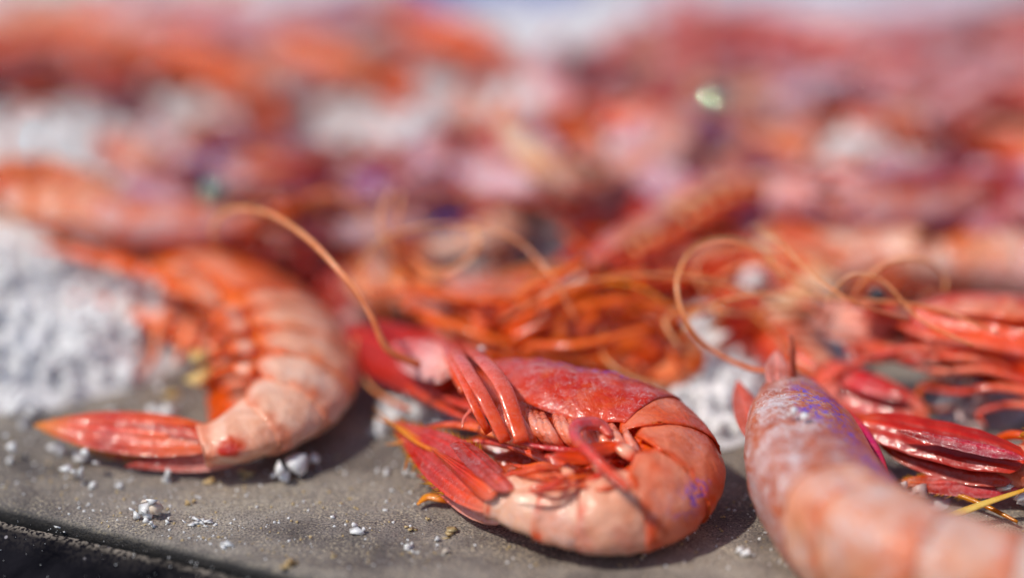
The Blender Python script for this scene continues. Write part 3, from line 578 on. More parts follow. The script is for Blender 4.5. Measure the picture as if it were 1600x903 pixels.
# --- B: orange prawn on the left
B = Prawn(px4([(215, 415, 1.4, .85), (280, 430, 1.3, .9), (350, 456, 1.2, .95), (412, 504, 1.05, 1.0), (454, 560, 1.0, 1.0), (454, 618, .95, 1.0), (418, 660, .9, .92), (370, 684, .8, .88), (332, 694, .72, .86)]),
          a=1.3, b=.92, side=(.08, .05, 1), dors=1, pal='orange', tailpale=1.15, film=.3, violet=.4, lod=2, seed=5, group=None,
          label='orange prawn curled on its side at left with a red tail fan pointing left')
B.nsw = 4; B.bamp = .6; B.bw = 1.6; B.spots = [(P(362, 697, .95), .26, lin(190, 26, 10)), (P(350, 704, .9), .2, lin(190, 26, 10))]
B.build(fan=False)
n_ = camdir+[-.2, 0, .7]
RO = lin(230, 72, 16)
bl(B, 'uropod', (350, 688, .85), (54, 664, .72), n_, .92, [lin(236, 140, 120), lin(232, 110, 80), RO, lin(206, 30, 14), RO, lin(226, 130, 20)], thick=.12, n=44, m=21, ridge=.07, film=.3, fringe=(60, .14, YEL), label='long red tail blade fading to a yellow orange tip')
bl(B, 'uropod', (350, 694, .5), (118, 694, .25), n_+[0, 0, .2], .8, [lin(236, 150, 130), lin(222, 90, 60), lin(200, 50, 30), YEL], thick=.09, n=30, m=13, film=.3, fringe=(50, .2, lin(220, 170, 90)))
bl(B, 'uropod', (385, 708, .5), (196, 728, .2), n_+[0, 0, .3], .62, [lin(240, 180, 168), lin(236, 160, 150), lin(220, 110, 100), lin(190, 60, 50)], thick=.12, n=34, m=13, film=.5, prof=[.5, .9, 1, .95, .8, .55, .3, .04], label='pale pink pointed tail blade')
bl(B, 'telson', (365, 684, .95), (130, 658, .85), n_+[0, 0, .6], .42, [lin(222, 110, 90), lin(190, 40, 26), RO], thick=.14, n=30, m=11, prof=[1, .95, .85, .7, .5, .35, .2, .05])
for l in ([(225, 440, 1.2, .15), (205, 470, .9, .12), (215, 520, .5, .1), (232, 560, .4, .04)], [(260, 480, 1.2, .17), (246, 525, .9, .14), (240, 560, .6, .1), (212, 590, .3, .03)], [(300, 500, 1.2, .18), (290, 535, .9, .14), (276, 566, .6, .08)],
          [(340, 520, 1.2, .18), (336, 560, 1.0, .14), (318, 578, .7, .06)], [(200, 400, 1.6, .16), (190, 430, 1.4, .14), (180, 380, 1.8, .12), (200, 340, 2.4, .08)], [(210, 420, 1.5, .16), (160, 410, 1.4, .12), (110, 405, 1.5, .06)],
          [(205, 410, 1.5, .2), (195, 380, 2.0, .18), (215, 350, 2.5, .1)]):
    tb(B, 'walking_leg', [(a, b, z, r*.62) for a, b, z, r in l], [lin(236, 150, 120), lin(238, 160, 130), lin(230, 110, 60)], n=24)
tb(B, 'antenna', [(200, 400, 1.8, .08), (150, 350, 2.8, .07), (60, 330, 3.0, .06), (-20, 350, 2.6, .05)], ANT, n=40)

# --- C: big pale prawn on the right seen from its back
C = Prawn(px4([(1236, 594, 1.4, .62), (1244, 640, 1.25, .92), (1256, 700, 1.12, 1.04), (1278, 768, 1.1, 1.04), (1332, 832, 1.1, 1.05), (1425, 884, 1.2, 1.05), (1530, 915, 1.1, 1.08), (1640, 935, 1.0, 1.1), (1750, 935, .9, 1.1), (1850, 915, .8, 1.1)]),
           a=1.32, b=1.12, side=(.75, .25, .75), dors=-1, pal='pale', tailpale=.8, film=1.45, violet=.8, lod=2, seed=8, group=None,
           label='large pale pink prawn with its back to us in the bottom right corner')
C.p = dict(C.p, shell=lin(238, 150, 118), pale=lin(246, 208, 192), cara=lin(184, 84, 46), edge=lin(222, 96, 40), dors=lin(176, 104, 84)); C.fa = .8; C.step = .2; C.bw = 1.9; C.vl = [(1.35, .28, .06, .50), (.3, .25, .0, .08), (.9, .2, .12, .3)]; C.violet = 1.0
C.build(legs=False, head=False)
bl(C, 'rostrum', (1240, 604, 1.8), (1233, 522, 2.7), [1, -.3, .2], .30, [lin(180, 70, 50), lin(190, 70, 30), lin(206, 80, 30)], thick=.10, n=20, m=9, prof=[1, .9, .8, .7, .5, .3, .04], film=.3)
bl(C, 'antennal_scale', (1215, 610, 1.9), (1213, 548, 2.3), camdir, .5, [lin(214, 130, 120), lin(226, 150, 140)], thick=.1, n=20, m=9, film=.5)
bl(C, 'antennal_scale', (1180, 690, 1.2), (1152, 594, 1.6), camdir, .5, [lin(200, 100, 84), lin(214, 110, 100)], thick=.12, n=20, m=9, film=.5)
tb(C, 'antenna', [(1215, 580, 1.9, .06), (1170, 575, 1.9, .055), (1110, 545, 2.2, .055), (1072, 500, 2.8, .05), (1058, 440, 3.4, .05), (1085, 388, 3.8, .05), (1140, 374, 3.8, .045), (1195, 396, 3.4, .04), (1225, 440, 2.9, .04)], ANT, n=90)
for l in ([(1310, 640, 1.3, .12), (1345, 670, 1.2, .12), (1375, 720, 1.0, .10), (1390, 770, .8, .05)], [(1340, 700, 1.1, .12), (1378, 745, 1.0, .10), (1405, 800, .7, .05)]):
    tb(C, 'walking_leg', l, [lin(200, 80, 60), lin(190, 60, 110), lin(214, 100, 70)], n=20)

# --- D: prawn whose tail fan enters from the right edge
Dp = Prawn(px4([(2050, 560, 1.4, 1), (1960, 610, 1.3, 1), (1860, 690, 1.1, 1), (1760, 740, .9, .95), (1670, 742, .8, .9), (1580, 728, .75, .9)]),
          a=1.0, b=.85, side=(0, .2, 1), dors=1, pal='red', tailpale=.3, film=.25, violet=.7, lod=1, seed=12, group=None,
          label='red prawn entering from the right edge with its tail fan towards the big pale prawn')
Dp.build(fan=False, legs=False, swim=False, head=False)
n_ = camdir+[0, 0, .4]
bl(Dp, 'uropod', (1600, 722, 1.1), (1316, 652, 1.25), n_+[0, .2, .3], .95, [lin(206, 70, 60), lin(180, 30, 30), lin(200, 20, 14), lin(206, 20, 10), ORG], thick=.12, n=44, m=17, ridge=.07, film=.0, prof=[.6, .85, 1, 1, .95, .85, .6, .15], label='dark red upper tail blade')
bl(Dp, 'uropod', (1590, 738, .8), (1372, 690, .9), n_, .9, [lin(226, 110, 100), lin(214, 50, 30), lin(206, 34, 14), ORG], thick=.1, n=36, m=15, film=.3, prof=[.6, .85, 1, 1, .95, .85, .6, .15])
bl(Dp, 'uropod', (1620, 752, .6), (1380, 756, .35), n_+[0, 0, .2], .62, [lin(226, 110, 120), lin(222, 90, 96), lin(206, 40, 30), YEL], thick=.1, n=36, m=13, film=.6, prof=[.6, .85, 1, 1, .8, .6, .35, .05], fringe=(40, .2, YEL), label='pink lower tail blade with yellow rim')
bl(Dp, 'telson', (1600, 716, 1.3), (1400, 672, 1.45), n_+[0, .4, .2], .3, [lin(200, 70, 90), lin(180, 40, 60), lin(190, 40, 30)], thick=.12, n=24, m=9, film=.8)

# --- E: red prawn behind C and D, head to the left
Ep = Prawn(px4([(1400, 510, 1.9, .8), (1480, 515, 1.9, .95), (1570, 530, 1.8, 1), (1660, 560, 1.6, 1), (1730, 610, 1.4, 1), (1740, 660, 1.2, 1), (1690, 690, 1.0, 1)]),
          a=1.05, b=.9, side=(0, -.1, 1), dors=1, pal='red', tailpale=.4, film=.5, violet=.6, lod=1, seed=14, group=None,
          label='dark red prawn with long legs lying behind the tail fan at the right edge')
Ep.build(fan=True, legs=False, antennae=0)
LG = [lin(226, 96, 84), lin(232, 130, 110), lin(206, 60, 50), lin(214, 84, 60)]
for l, r_ in (([(1560, 560, 1.5), (1480, 545, 1.8), (1400, 548, 1.7), (1330, 570, 1.4), (1290, 600, 1.1)], .17),
              ([(1600, 580, 1.4), (1520, 560, 1.7), (1430, 560, 1.6), (1350, 562, 1.3)], .15),
              ([(1620, 600, 1.3), (1540, 578, 1.5), (1460, 578, 1.4), (1370, 552, 1.5), (1320, 540, 1.5)], .14),
              ([(1650, 620, 1.1), (1560, 605, 1.2), (1500, 612, 1.0), (1440, 604, .9)], .15),
              ([(1640, 640, .9), (1580, 632, .9), (1530, 645, .7), (1540, 665, .5)], .12),
              ([(1640, 560, 1.8), (1540, 540, 2.0), (1460, 530, 2.0), (1390, 500, 2.1), (1330, 480, 2.0), (1250, 474, 1.9)], .13)):
    m_ = len(l); tb(Ep, 'walking_leg', [(a, b, z, r_*(1-.6*i/(m_-1))) for i, (a, b, z) in enumerate(l)], LG, flat=.7, n=30, film=.3)
bl(Ep, 'antennal_scale', (1400, 505, 1.9), (1262, 500, 1.7), camdir+[0, 0, .5], 1.0, [lin(222, 80, 60), lin(236, 150, 130), lin(238, 170, 150)], thick=.2, n=26, m=13, film=.6)
tb(Ep, 'antenna', [(1330, 480, 2.2, .06), (1350, 440, 3.0, .055), (1390, 410, 3.4, .05), (1440, 406, 3.4, .05), (1474, 428, 3.0, .04), (1478, 460, 2.6, .04)], ANT, n=50)
tb(Ep, 'antenna', [(1300, 500, 1.9, .055), (1250, 480, 2.2, .055), (1160, 490, 2.2, .055), (1090, 480, 2.2, .05), (1040, 500, 2.2, .05), (1060, 540, 1.8, .04)], ANT, n=50)

# --- G: blunt pink tail lying under E, pointing to the lower right
G = Prawn(px4([(1120, 470, 1.0, .9), (1170, 505, .95, .9), (1215, 540, .9, .95), (1258, 570, .85, 1), (1290, 590, .8, 1.0)]),
          a=.9, b=.75, side=(.1, .1, 1), dors=1, pal='red', tailpale=.6, film=.5, violet=.2, lod=1, seed=15, group=None,
          label='small red prawn with a blunt pink tail ending under the dark red prawn')
G.build(fan=False, legs=False, swim=False, head=False)
n_ = camdir+[0, 0, .3]
bl(G, 'uropod', (1270, 588, .9), (1450, 655, .7), n_, 1.05, [lin(226, 90, 70), lin(236, 130, 120), lin(220, 70, 70), lin(206, 50, 40), ORG], thick=.2, n=36, m=15, film=.5, prof=[.8, 1, 1, 1, .95, .85, .7, .3], fringe=(30, .15, YEL))
bl(G, 'uropod', (1260, 600, .5), (1400, 668, .3), n_, .8, [lin(226, 100, 80), lin(206, 40, 30), RD], thick=.12, n=26, m=11, film=.2)
bl(G, 'telson', (1285, 572, 1.2), (1420, 625, 1.1), n_+[0, .4, .2], .5, [lin(226, 100, 80), lin(220, 80, 90), RD], thick=.14, n=26, m=11, film=.4)

# --- F: orange leggy prawn behind A
F_ = Prawn(px4([(700, 492, 1.3, .85), (770, 500, 1.3, .95), (860, 512, 1.3, 1), (950, 520, 1.2, 1), (1030, 538, 1.1, .85), (1068, 562, .9, .66), (1040, 590, .7, .55), (980, 592, .6, .5)]),
          a=1.0, b=.85, side=(0, .35, 1), dors=1, pal='orange', tailpale=.2, film=.15, violet=.1, lod=1, seed=16, group=None,
          label='deep orange prawn with tangled legs lying just behind the middle red prawn')
F_.build(antennae=0)
LO = [lin(222, 84, 34), lin(228, 110, 66), lin(230, 120, 80)]
for l, r_ in (([(770, 500, 1.8), (820, 460, 2.4), (870, 432, 2.7), (910, 410, 2.9)], .15), ([(790, 520, 1.6), (850, 480, 2.3), (930, 440, 2.6), (1010, 425, 2.6)], .15), ([(800, 530, 1.6), (880, 490, 2.1), (970, 470, 2.2), (1060, 480, 2.0)], .15),
              ([(760, 520, 1.6), (720, 470, 2.0), (660, 450, 2.0), (620, 470, 1.7)], .14), ([(820, 540, 1.5), (900, 540, 1.7), (990, 520, 1.8), (1080, 490, 1.8), (1160, 470, 1.8)], .14), ([(800, 545, 1.3), (860, 560, 1.3), (940, 560, 1.4), (1010, 540, 1.4)], .13),
              ([(640, 480, 1.6), (680, 500, 1.7), (740, 520, 1.7), (800, 540, 1.5)], .16)):
    m_ = len(l); tb(F_, 'walking_leg', [(a, b, z, r_*(1-.45*i/(m_-1))) for i, (a, b, z) in enumerate(l)], LO, flat=.8, n=30)
tb(F_, 'antenna', [(960, 500, 1.6, .06), (938, 530, 1.6, .055), (950, 565, 1.5, .055), (990, 590, 1.3, .05), (1040, 604, 1.1, .045)], ANT, n=40)
tb(F_, 'antenna', [(640, 440, 2.0, .06), (626, 400, 2.6, .055), (622, 350, 3.4, .05), (628, 300, 4.0, .04)], ANT, n=40)
tb(F_, 'antenna', [(650, 440, 2.2, .06), (610, 390, 3.0, .055), (594, 340, 3.6, .055), (610, 300, 4.0, .05)], ANT, n=40)
tb(F_, 'antenna', [(640, 400, 2.6, .07), (680, 426, 2.6, .07), (720, 415, 2.8, .065), (746, 385, 3.1, .06), (740, 355, 3.4, .05)], ANT, n=40)
tb(F_, 'antenna', [(1100, 470, 2.0, .05), (1130, 430, 2.6, .05), (1190, 410, 3.0, .05), (1250, 440, 2.8, .045), (1300, 470, 2.2, .04)], ANT, n=40)

for pr_, l in ((Ep, [(1420, 500, 2.6, .05), (1330, 470, 3.2, .05), (1260, 420, 3.6, .045), (1215, 375, 3.8, .045), (1180, 352, 3.8, .03)]),
               (Ep, [(1560, 520, 2.6, .05), (1450, 480, 2.9, .05), (1300, 466, 2.9, .045), (1180, 460, 2.9, .045), (1090, 486, 2.6, .04), (1066, 520, 2.3, .035)]),
               (Ep, [(1520, 540, 2.5, .05), (1440, 500, 2.8, .045), (1380, 440, 3.4, .045), (1330, 430, 3.5, .04), (1290, 470, 3.0, .035)]),
               (F_, [(900, 500, 2.3, .05), (860, 430, 3.0, .05), (800, 372, 3.5, .045), (700, 350, 3.7, .045), (600, 372, 3.4, .04), (560, 420, 3.0, .03)]),
               (F_, [(780, 500, 2.2, .05), (880, 450, 2.9, .045), (1000, 430, 3.1, .045), (1120, 440, 3.0, .04), (1230, 480, 2.4, .03)]),
               (G, [(1150, 480, 1.9, .05), (1100, 455, 2.4, .05), (1090, 410, 2.9, .045), (1150, 385, 3.2, .045), (1230, 410, 3.0, .04), (1262, 460, 2.6, .03)])):
    tb(pr_, 'antenna', [(a, b, z, r*.72) for a, b, z, r in l], ANT, n=60)

# ================================================================== the pile behind: copies of a few poses
Prawn.world = False
POSE = dict(curl=[(-3.2, 1.6), (-1.6, 1.9), (.2, 1.6), (1.7, .8), (2.4, -.6), (1.9, -1.9), (.6, -2.6), (-.6, -2.7)],
            bow=[(-5, -.8), (-3, .2), (-1, .8), (1, .9), (2.8, .3), (4.2, -1.0), (5, -2.2)],
            long=[(-5.5, .3), (-3.5, .5), (-1.5, .3), (.5, .1), (2.5, -.2), (4.5, -.9)])
protos = {}
def proto(pose, pal, far):
    if (pose, pal, far) in protos: return protos[(pose, pal, far)], False
    sd_ = len(protos)+31
    pr = Prawn(np.array([[x, y, .1*math.sin(x), 1] for x, y in POSE[pose]]), a=.98, b=.85, side=(0, 0, 1), dors=1, pal=pal, tailpale=.7 if pal != 'wine' else .2, film=.45 if pal == 'wine' else (1.8 if far else 1.1), violet=.5 if pal != 'orange' else .15, lod=0, seed=sd_, org=(0, 0, 0))  # extra film paints a whitish veil on far copies; wine ones stay shadow-dark
    if pal == 'wine': pr.vl = [(0., 1.3, .05, .6)]; pr.violet = 1.3  # painted violet glints spread over the wine prawns' backs
    pr.build(legs=True, antennae=0 if far else 2, swim=not far); protos[(pose, pal, far)] = pr.root; return pr.root, True
def copy_tree(o, parent=None):
    c = o.copy(); sc.collection.objects.link(c); c.parent = parent
    for ch in o.children: copy_tree(ch, c)
    return c
def place(px, py, lift, ang, pose, pal, label, tint=(1, 1, 1), scale=1., tilt=(0, 0)):
    if py < 275 and pal == 'red' and 'vivid' not in label: pal = 'mauve'; tint = (1.05, .8, .8)
    if px > 950 and py < 200 and pal in ('red', 'orange', 'wine', 'pale') and label[:4] not in ('dark', 'one '): pal = 'mauve'; tint = {'coral': (1.15, .62, .55), 'rust ': (.9, .55, .45)}.get(label[:5], (.95, .8, .88))
    src, fresh = proto(pose, pal, py < 275); r = src if fresh else copy_tree(src)
    p = P(px, py, 1.5)
    for _ in range(6): z = max(0, Hs(p[0], p[1]))+.75+lift*(.5 if py < 200 else .8); p = P(px, py, z)
    r.location = Vector([p[0], p[1], z])*CM; r.rotation_euler = (R(tilt[0]), R(tilt[1]), R(ang)); r.scale = (scale*(.62 if py < 200 else .72),)*3
    r['label'] = label; r['category'] = 'prawn'; r['group'] = 'prawns piled on salt'; r['_tint'] = tint
    for ch in r.children_recursive: ch.color = (*tint, 1)
    global last; last = r
W1 = (1, 1, 1); DK = (.75, .55, .6); MV = (.95, .85, 1.1); BR = (1, .75, .55)
PILE = [
 (-10, 300, .2, 6, 'bow', 'orange', 'deep orange prawn at the left edge above the salt heap', (1, .85, .7), .85, (0, 0)),
 (170, 335, .3, 160, 'bow', 'orange', 'pale orange prawn just behind the head of the left orange prawn', W1, .9, (10, 0)),
 (405, 405, .2, -35, 'bow', 'wine', 'wine red prawn under the big antenna loop', W1, 1.05, (0, 10)),
 (330, 330, .1, 80, 'curl', 'wine', 'very dark prawn between the antenna loop and the orange one at left', DK, .8, (0, 0)),  # darkened to double as the maroon shadow behind the left prawn
 (480, 318, .3, 20, 'curl', 'wine', 'dark wine prawn with violet sheen above the antenna loop', (.9, .8, 1.2), .95, (0, 10)),
 (570, 285, .2, -20, 'bow', 'wine', 'dark wine red prawn in the middle distance left of centre', W1, 1.05, (0, 0)),
 (470, 262, .1, 200, 'bow', 'orange', 'brownish orange prawn behind the dark wine ones', BR, 1, (0, 0)),
 (310, 226, .1, 80, 'bow', 'orange', 'small orange prawn at the edge of the white salt', W1, .55, (0, 0)),
 (395, 226, .1, 100, 'bow', 'pale', 'pale mauve prawn beside the small orange one at the salt edge', MV, .65, (0, 0)),
 (545, 385, .0, -60, 'long', 'pale', 'pale limp prawn between the wine prawn and the thin antennae', (.8, .7, .7), .8, (0, 0)),
 (690, 350, .0, 10, 'curl', 'pale', 'pale prawn seen through the thin antenna loops', (.95, .85, .8), .8, (0, 0)),
 (700, 455, .0, 170, 'bow', 'orange', 'brownish orange prawn behind the deep orange leggy one', BR, .85, (0, 0)),
 (690, 245, .2, 100, 'curl', 'red', 'dark red prawn beside a pale one left of centre', W1, .9, (0, 0)),
 (745, 222, .3, 60, 'bow', 'pale', 'pale pink prawn standing out in the middle of the pile', W1, .95, (15, 0)),
 (830, 262, .4, -15, 'bow', 'orange', 'salmon orange prawn in the centre of the pile', (1, .95, 1), 1.1, (0, 0)),
 (910, 225, .4, 25, 'curl', 'pale', 'dull pink red prawn behind the salmon ones', (.9, .6, .6), 1.1, (0, 0)),
 (975, 290, .9, 165, 'bow', 'orange', 'bright salmon prawn right of centre above the white salt', (1, 1.0, .95), 1.15, (0, -8)),
 (1070, 350, .3, 60, 'long', 'red', 'orange red prawn in front of the bright salmon one', (1.1, 1.1, .8), .95, (0, 0)),
 (1085, 405, .1, 50, 'long', 'orange', 'deep orange prawn beside the white salt patch', (1, .75, .55), .9, (0, 0)),
 (1020, 205, .8, -70, 'curl', 'wine', 'wine red prawn near the grey bokeh spot', W1, 1, (0, 0)),
 (1115, 195, .9, 10, 'curl', 'wine', 'dark prawn with a shining eye right of centre', DK, .6, (0, 0)),
 (1200, 325, .6, 12, 'bow', 'red', 'vivid red prawn below the whitish salt patch', (1.15, .7, .6), 1.15, (0, 0)),
 (1130, 310, .9, 150, 'curl', 'wine', 'violet tinged prawn beside the vivid red one', (.9, .8, 1.6), .7, (0, 0)),
 (1150, 445, .0, 30, 'curl', 'red', 'orange red prawn inside the large antenna circle', (1.1, 1.1, .9), .9, (0, 0)),
 (1340, 240, .5, 30, 'curl', 'orange', 'yellowish orange prawn in the right middle distance', (1, .8, .5), .9, (0, 0)),
 (1285, 225, .4, 200, 'bow', 'orange', 'orange prawn behind the yellowish one', W1, 1.0, (0, 0)),
 (1340, 310, .6, 170, 'bow', 'pale', 'pale mauve prawn right of the vivid red one', MV, .9, (0, 0)),
 (1530, 240, .5, -15, 'bow', 'pale', 'large pale salmon prawn near the right edge', (1, .95, .9), 1.0, (0, 10)),
 (1570, 180, 1.0, 60, 'curl', 'red', 'red prawn at the right edge behind the pale salmon one', W1, 1.0, (0, 0)),
 (1480, 318, .6, 20, 'curl', 'wine', 'wine prawn at right with a whitish mauve sheen', (1, .9, 1.1), .95, (0, 0)),
 (1590, 322, .5, -20, 'bow', 'wine', 'almost black prawn at the right edge', (.4, .3, .35), .9, (0, 0)),
 (1350, 418, .1, 5, 'long', 'orange', 'deep orange prawn in front of the pale salt at right', (1, .75, .55), .95, (0, 0)),
 (1540, 405, .3, 178, 'long', 'orange', 'light orange prawn lying flat near the right edge', W1, 1.05, (0, 0)),
 (1450, 445, .2, 10, 'bow', 'pale', 'pale prawn right behind the dark red leggy one', W1, 1.0, (0, 0)),
 (1090, 250, .7, 100, 'bow', 'pale', 'brownish pale prawn beside the grey bokeh spot', (.8, .6, .55), .8, (0, 0)),
 (1240, 375, .2, 165, 'bow', 'pale', 'pale pink prawn behind the antenna circle', (1, .85, .85), .9, (0, 0)),
 (1110, 75, 1.0, 20, 'bow', 'orange', 'coral red prawn at the back right of centre', (1, .7, .75), 1.3, (0, 0)),
 (1040, 150, .8, -10, 'curl', 'pale', 'pink prawn in front of the coral one at the back', (.85, .5, .55), 1.2, (0, 0)),
 (1200, 120, 1.0, 15, 'bow', 'pale', 'mauve red prawn at the back', (.75, .42, .55), 1.2, (0, 0)),
 (1290, 60, 1.0, 175, 'bow', 'pale', 'rose prawn far back beside the mauve ones', (.8, .5, .62), 1.2, (0, 0)),
 (1400, 70, 1.0, 10, 'bow', 'pale', 'dull rose prawn at the far right back', (.75, .5, .6), 1.3, (0, 0)),
 (1390, 145, 1.0, 190, 'bow', 'pale', 'mauve pale prawn in the back right', MV, 1.1, (0, 0)),
 (1590, 60, 1.2, 10, 'bow', 'orange', 'rust coloured prawn in the top right corner', (.8, .7, .75), 1.4, (0, 0)),
 (1470, 130, .8, -20, 'curl', 'pale', 'reddish pink prawn below the rust coloured one in the corner', (.85, .5, .52), 1.1, (0, 0)),
 (1560, 130, .9, 60, 'curl', 'pale', 'grey beige prawn near the right edge at the back', (.85, .8, .75), 1.0, (0, 0)),
 (40, 78, .5, 14, 'bow', 'orange', 'light orange prawn in the top left corner', (1, .95, .9), 1.3, (0, 0)),
 (20, 132, .0, 5, 'bow', 'wine', 'blackish prawn at the front of the row along the top left', (.5, .35, .5), 1.0, (0, 0)),  # tinted blackish in place of the shadow in a gap of the row
 (200, 104, .5, -8, 'bow', 'orange', 'rust orange prawn in the row along the top left', (.8, .55, .45), 1.3, (0, 0)),
 (330, 95, .8, 12, 'bow', 'orange', 'orange prawn in the middle of the row along the top left', (.95, .75, .6), 1.3, (0, 0)),
 (390, 38, 1.0, 185, 'bow', 'red', 'dark red prawn at the top edge left of centre', (.8, 1.2, 1.2), 1.2, (0, 0)),
 (500, 40, 1.0, 10, 'bow', 'wine', 'wine prawn at the top edge with a violet tinge', (1, .9, 1.3), 1.2, (0, 0)),
 (475, 100, .2, 175, 'bow', 'pale', 'pale pink prawn in front of the wine one at the back', W1, 1.2, (0, 0)),
 (600, 62, .4, -10, 'bow', 'orange', 'reddish orange prawn at the right end of the back row', (.9, .65, .65), 1.2, (0, 0)),
 (130, 28, 1.0, 190, 'bow', 'pale', 'greyish pale prawn in the back row at left', (.8, .75, .75), 1.2, (0, 0)),
]
for a_ in PILE: place(*a_)
fr = random.Random(21); used_ = set()
for i in range(64):
    if i < 46: px_, py_ = fr.uniform(690, 1640), fr.uniform(70, 300); w_ = ('back right', 'right')
    elif i < 56: px_, py_ = fr.uniform(280, 680), fr.uniform(225, 350)
    else: px_, py_ = fr.uniform(-40, 640), fr.uniform(20, 80)
    if i < 46 and py_ < 215-(px_-690)*.32: py_ += 120
    pose = fr.choice(['curl', 'bow', 'curl']); pal = fr.choice(['mauve', 'mauve', 'mauve', 'pale', 'orange', 'red']) if i < 46 else fr.choice(['orange', 'wine', 'mauve'])
    lab = 'one of the many blurred prawns heaped in the back right half' if i < 46 else ('one of the blurred prawns heaped above the big antenna loop' if i < 56 else 'one of the blurred prawns filling the back row at top left')
    v = fr.uniform(.8, 1.05)
    place(px_, py_, fr.uniform(-.2, .7), fr.uniform(0, 360), pose, pal, lab, (v, v*fr.uniform(.9, 1.1), v*fr.uniform(.9, 1.2)), fr.uniform(.62, .85), (fr.uniform(-30, 30), fr.uniform(-25, 25)))
    lab = None
    for _, e_ in sorted(((e_[0]-px_)**2+((e_[1]-py_)*2)**2, e_) for e_ in [z_[:2]+(z_[6],) for z_ in PILE]):
        dx, dy = px_-e_[0], py_-e_[1]; rel = ('right of' if dx > 0 else 'left of') if abs(dx) > abs(dy)*1.6 else ('behind' if dy < 0 else 'in front of')
        lab = f"{'curled' if pose == 'curl' else 'bent'} {dict(mauve='mauve pink', pale='pale', orange='orange', wine='wine red', red='rose')[pal]} prawn {rel} the {e_[2]}"
        if lab not in used_ and len(lab.split()) <= 16: break
    used_.add(lab); last['label'] = lab
    q_ = 'blurred prawns heaped '+('back right' if i < 46 else ('behind the loop' if i < 56 else 'top left')); last['group'] = q_

for (px, py, z), lab in (((334, 302, 2.9), 'very dark prawn'), ((1118, 158, 4.2), 'dark prawn with a shining')):  # mirror beads added to give two soft bright discs, like eye glints
    pr_ = [o for o in sc.objects if o.get('label', '').startswith(lab)][0]; bpy.context.view_layer.update()
    u = np.linspace(0, np.pi, 14); v = np.linspace(0, 2*np.pi, 20, endpoint=False); U_, W_ = np.meshgrid(u, v, indexing='ij')
    e = mk('eye', (.34*np.stack([np.sin(U_)*np.cos(W_), np.sin(U_)*np.sin(W_), np.cos(U_)], -1)).reshape(-1, 3), gridF(14, 20, True), M_shine)
    e.parent = pr_; e.matrix_parent_inverse = pr_.matrix_world.inverted(); e.location = Vector(P(px, py, z))*CM; e['label'] = 'greenish grey mirror bead added for an eye glint'

# ================================================================== loose crystals, chips, small finds
def crystal(px, py, z, size_px, label, mat=M_crys, name='salt_crystal', cat='salt crystal', group='loose salt crystals on the slab', k=4, flat=.85, seed=0, sq=(1, 1, 1)):
    r_ = np.random.default_rng(seed+int(px)*7+int(py)); s = size_px/83/2*1.5
    o = P(px, py+size_px*.25, z); Vs = []; Fs = []; b0 = 0
    for i in range(k):
        V, F = chunk(r_.integers(7, 10), r_.uniform(.7, 1.15, 3), int(r_.integers(1e6)))
        sc_ = s*(.72 if i == 0 else r_.uniform(.3, .6)); off = r_.normal(size=3)*s*.55*(i > 0)
        Vs.append((V*sc_+off)*np.array([1, 1, flat])*np.asarray(sq)); Fs.append(F+b0); b0 += len(V)
    V = np.concatenate(Vs); V[:, 2] -= V[:, 2].min()+s*.06; ob = mk(name, V, np.concatenate(Fs), mat, smooth=False, film=0., col=np.array([.8, .5, .3]))
    ob.location = Vector(o)*CM; tag(ob, label, cat, group); return ob
crystal(460, 735, 0, 44, 'bright chunky white crystal alone on the slab right of the tail fan', k=9, seed=2)
crystal(42, 646, 0, 52, 'large white crystal at the left edge beyond the tail tip', k=6)
crystal(119, 612, 0, 30, 'white crystal in front of the salt heap at left', k=4)
crystal(20, 715, 0, 22, 'small white crystal at the left edge in front of the tail tip', k=4)
crystal(130, 745, 0, 34, 'whitish crystal below the left tail fan near the rim', k=6, flat=.6)
crystal(92, 704, 0, 26, 'white crystal half hidden behind the yellow tail tip', k=3)
crystal(262, 645, .1, 46, 'rounded white crystal inside the bend of the left prawn', k=4)
crystal(163, 650, 0, 30, 'faint white crystal behind the left tail fan', k=4, flat=.6)
crystal(260, 746, 0, 26, 'white crystal touching the underside of the left tail fan', k=3)
crystal(130, 715, 0, 34, 'glassy flat crystal right under the frayed tail edge', k=4, flat=.4)
crystal(225, 800, 0, 28, 'whitish crystal of the pair lying near the rim', k=7, flat=.7)
crystal(246, 802, 0, 30, 'yellowish crystal of the pair lying near the rim', k=4, flat=.6, mat=M_salty)
crystal(185, 760, 0, 14, 'tiny white crystal between the rim and the left tail fan', k=3)
crystal(262, 815, 0, 12, 'tiny white bit just right of the pair near the rim', k=3)
crystal(237, 823, 0, 11, 'tiny white bit just below the pair near the rim', k=3)
crystal(305, 812, 0, 20, 'loose cluster of tiny crystals right of the near rim pair', k=8, flat=.5)
crystal(325, 815, 0, 14, 'small broken crystal bits in front of the grit patch', k=6, flat=.5)
crystal(357, 845, 0, 26, 'flat oval white crystal near the front edge of the slab', k=2, flat=.4)
crystal(558, 827, 0, 24, 'white split crystal on the slab left of the middle prawn', k=3, flat=.7)
crystal(87, 822, -.1, 15, 'white crystal lying on the black rim', k=2, flat=.6)
crystal(604, 738, 0, 15, 'small white crystal left of the middle tail fan', k=3)
crystal(634, 742, 0, 15, 'small white crystal under the orange tail spines', k=3)
crystal(648, 726, 0, 24, 'white crystal behind the orange tail spines', k=4)
crystal(640, 650, 0, 60, 'blurred white crystal clump between the tail spines and the red head', k=9)
crystal(590, 668, 0, 40, 'dim white crystal left of the orange tail spines', k=5)
crystal(684, 843, 0, 12, 'tiny white crystal below the middle tail fan', k=2)
crystal(520, 806, 0, 10, 'tiny white crystal halfway along the slab front', k=2)
crystal(640, 850, 0, 18, 'pale flat crystal close to the bottom edge', k=4, flat=.4)
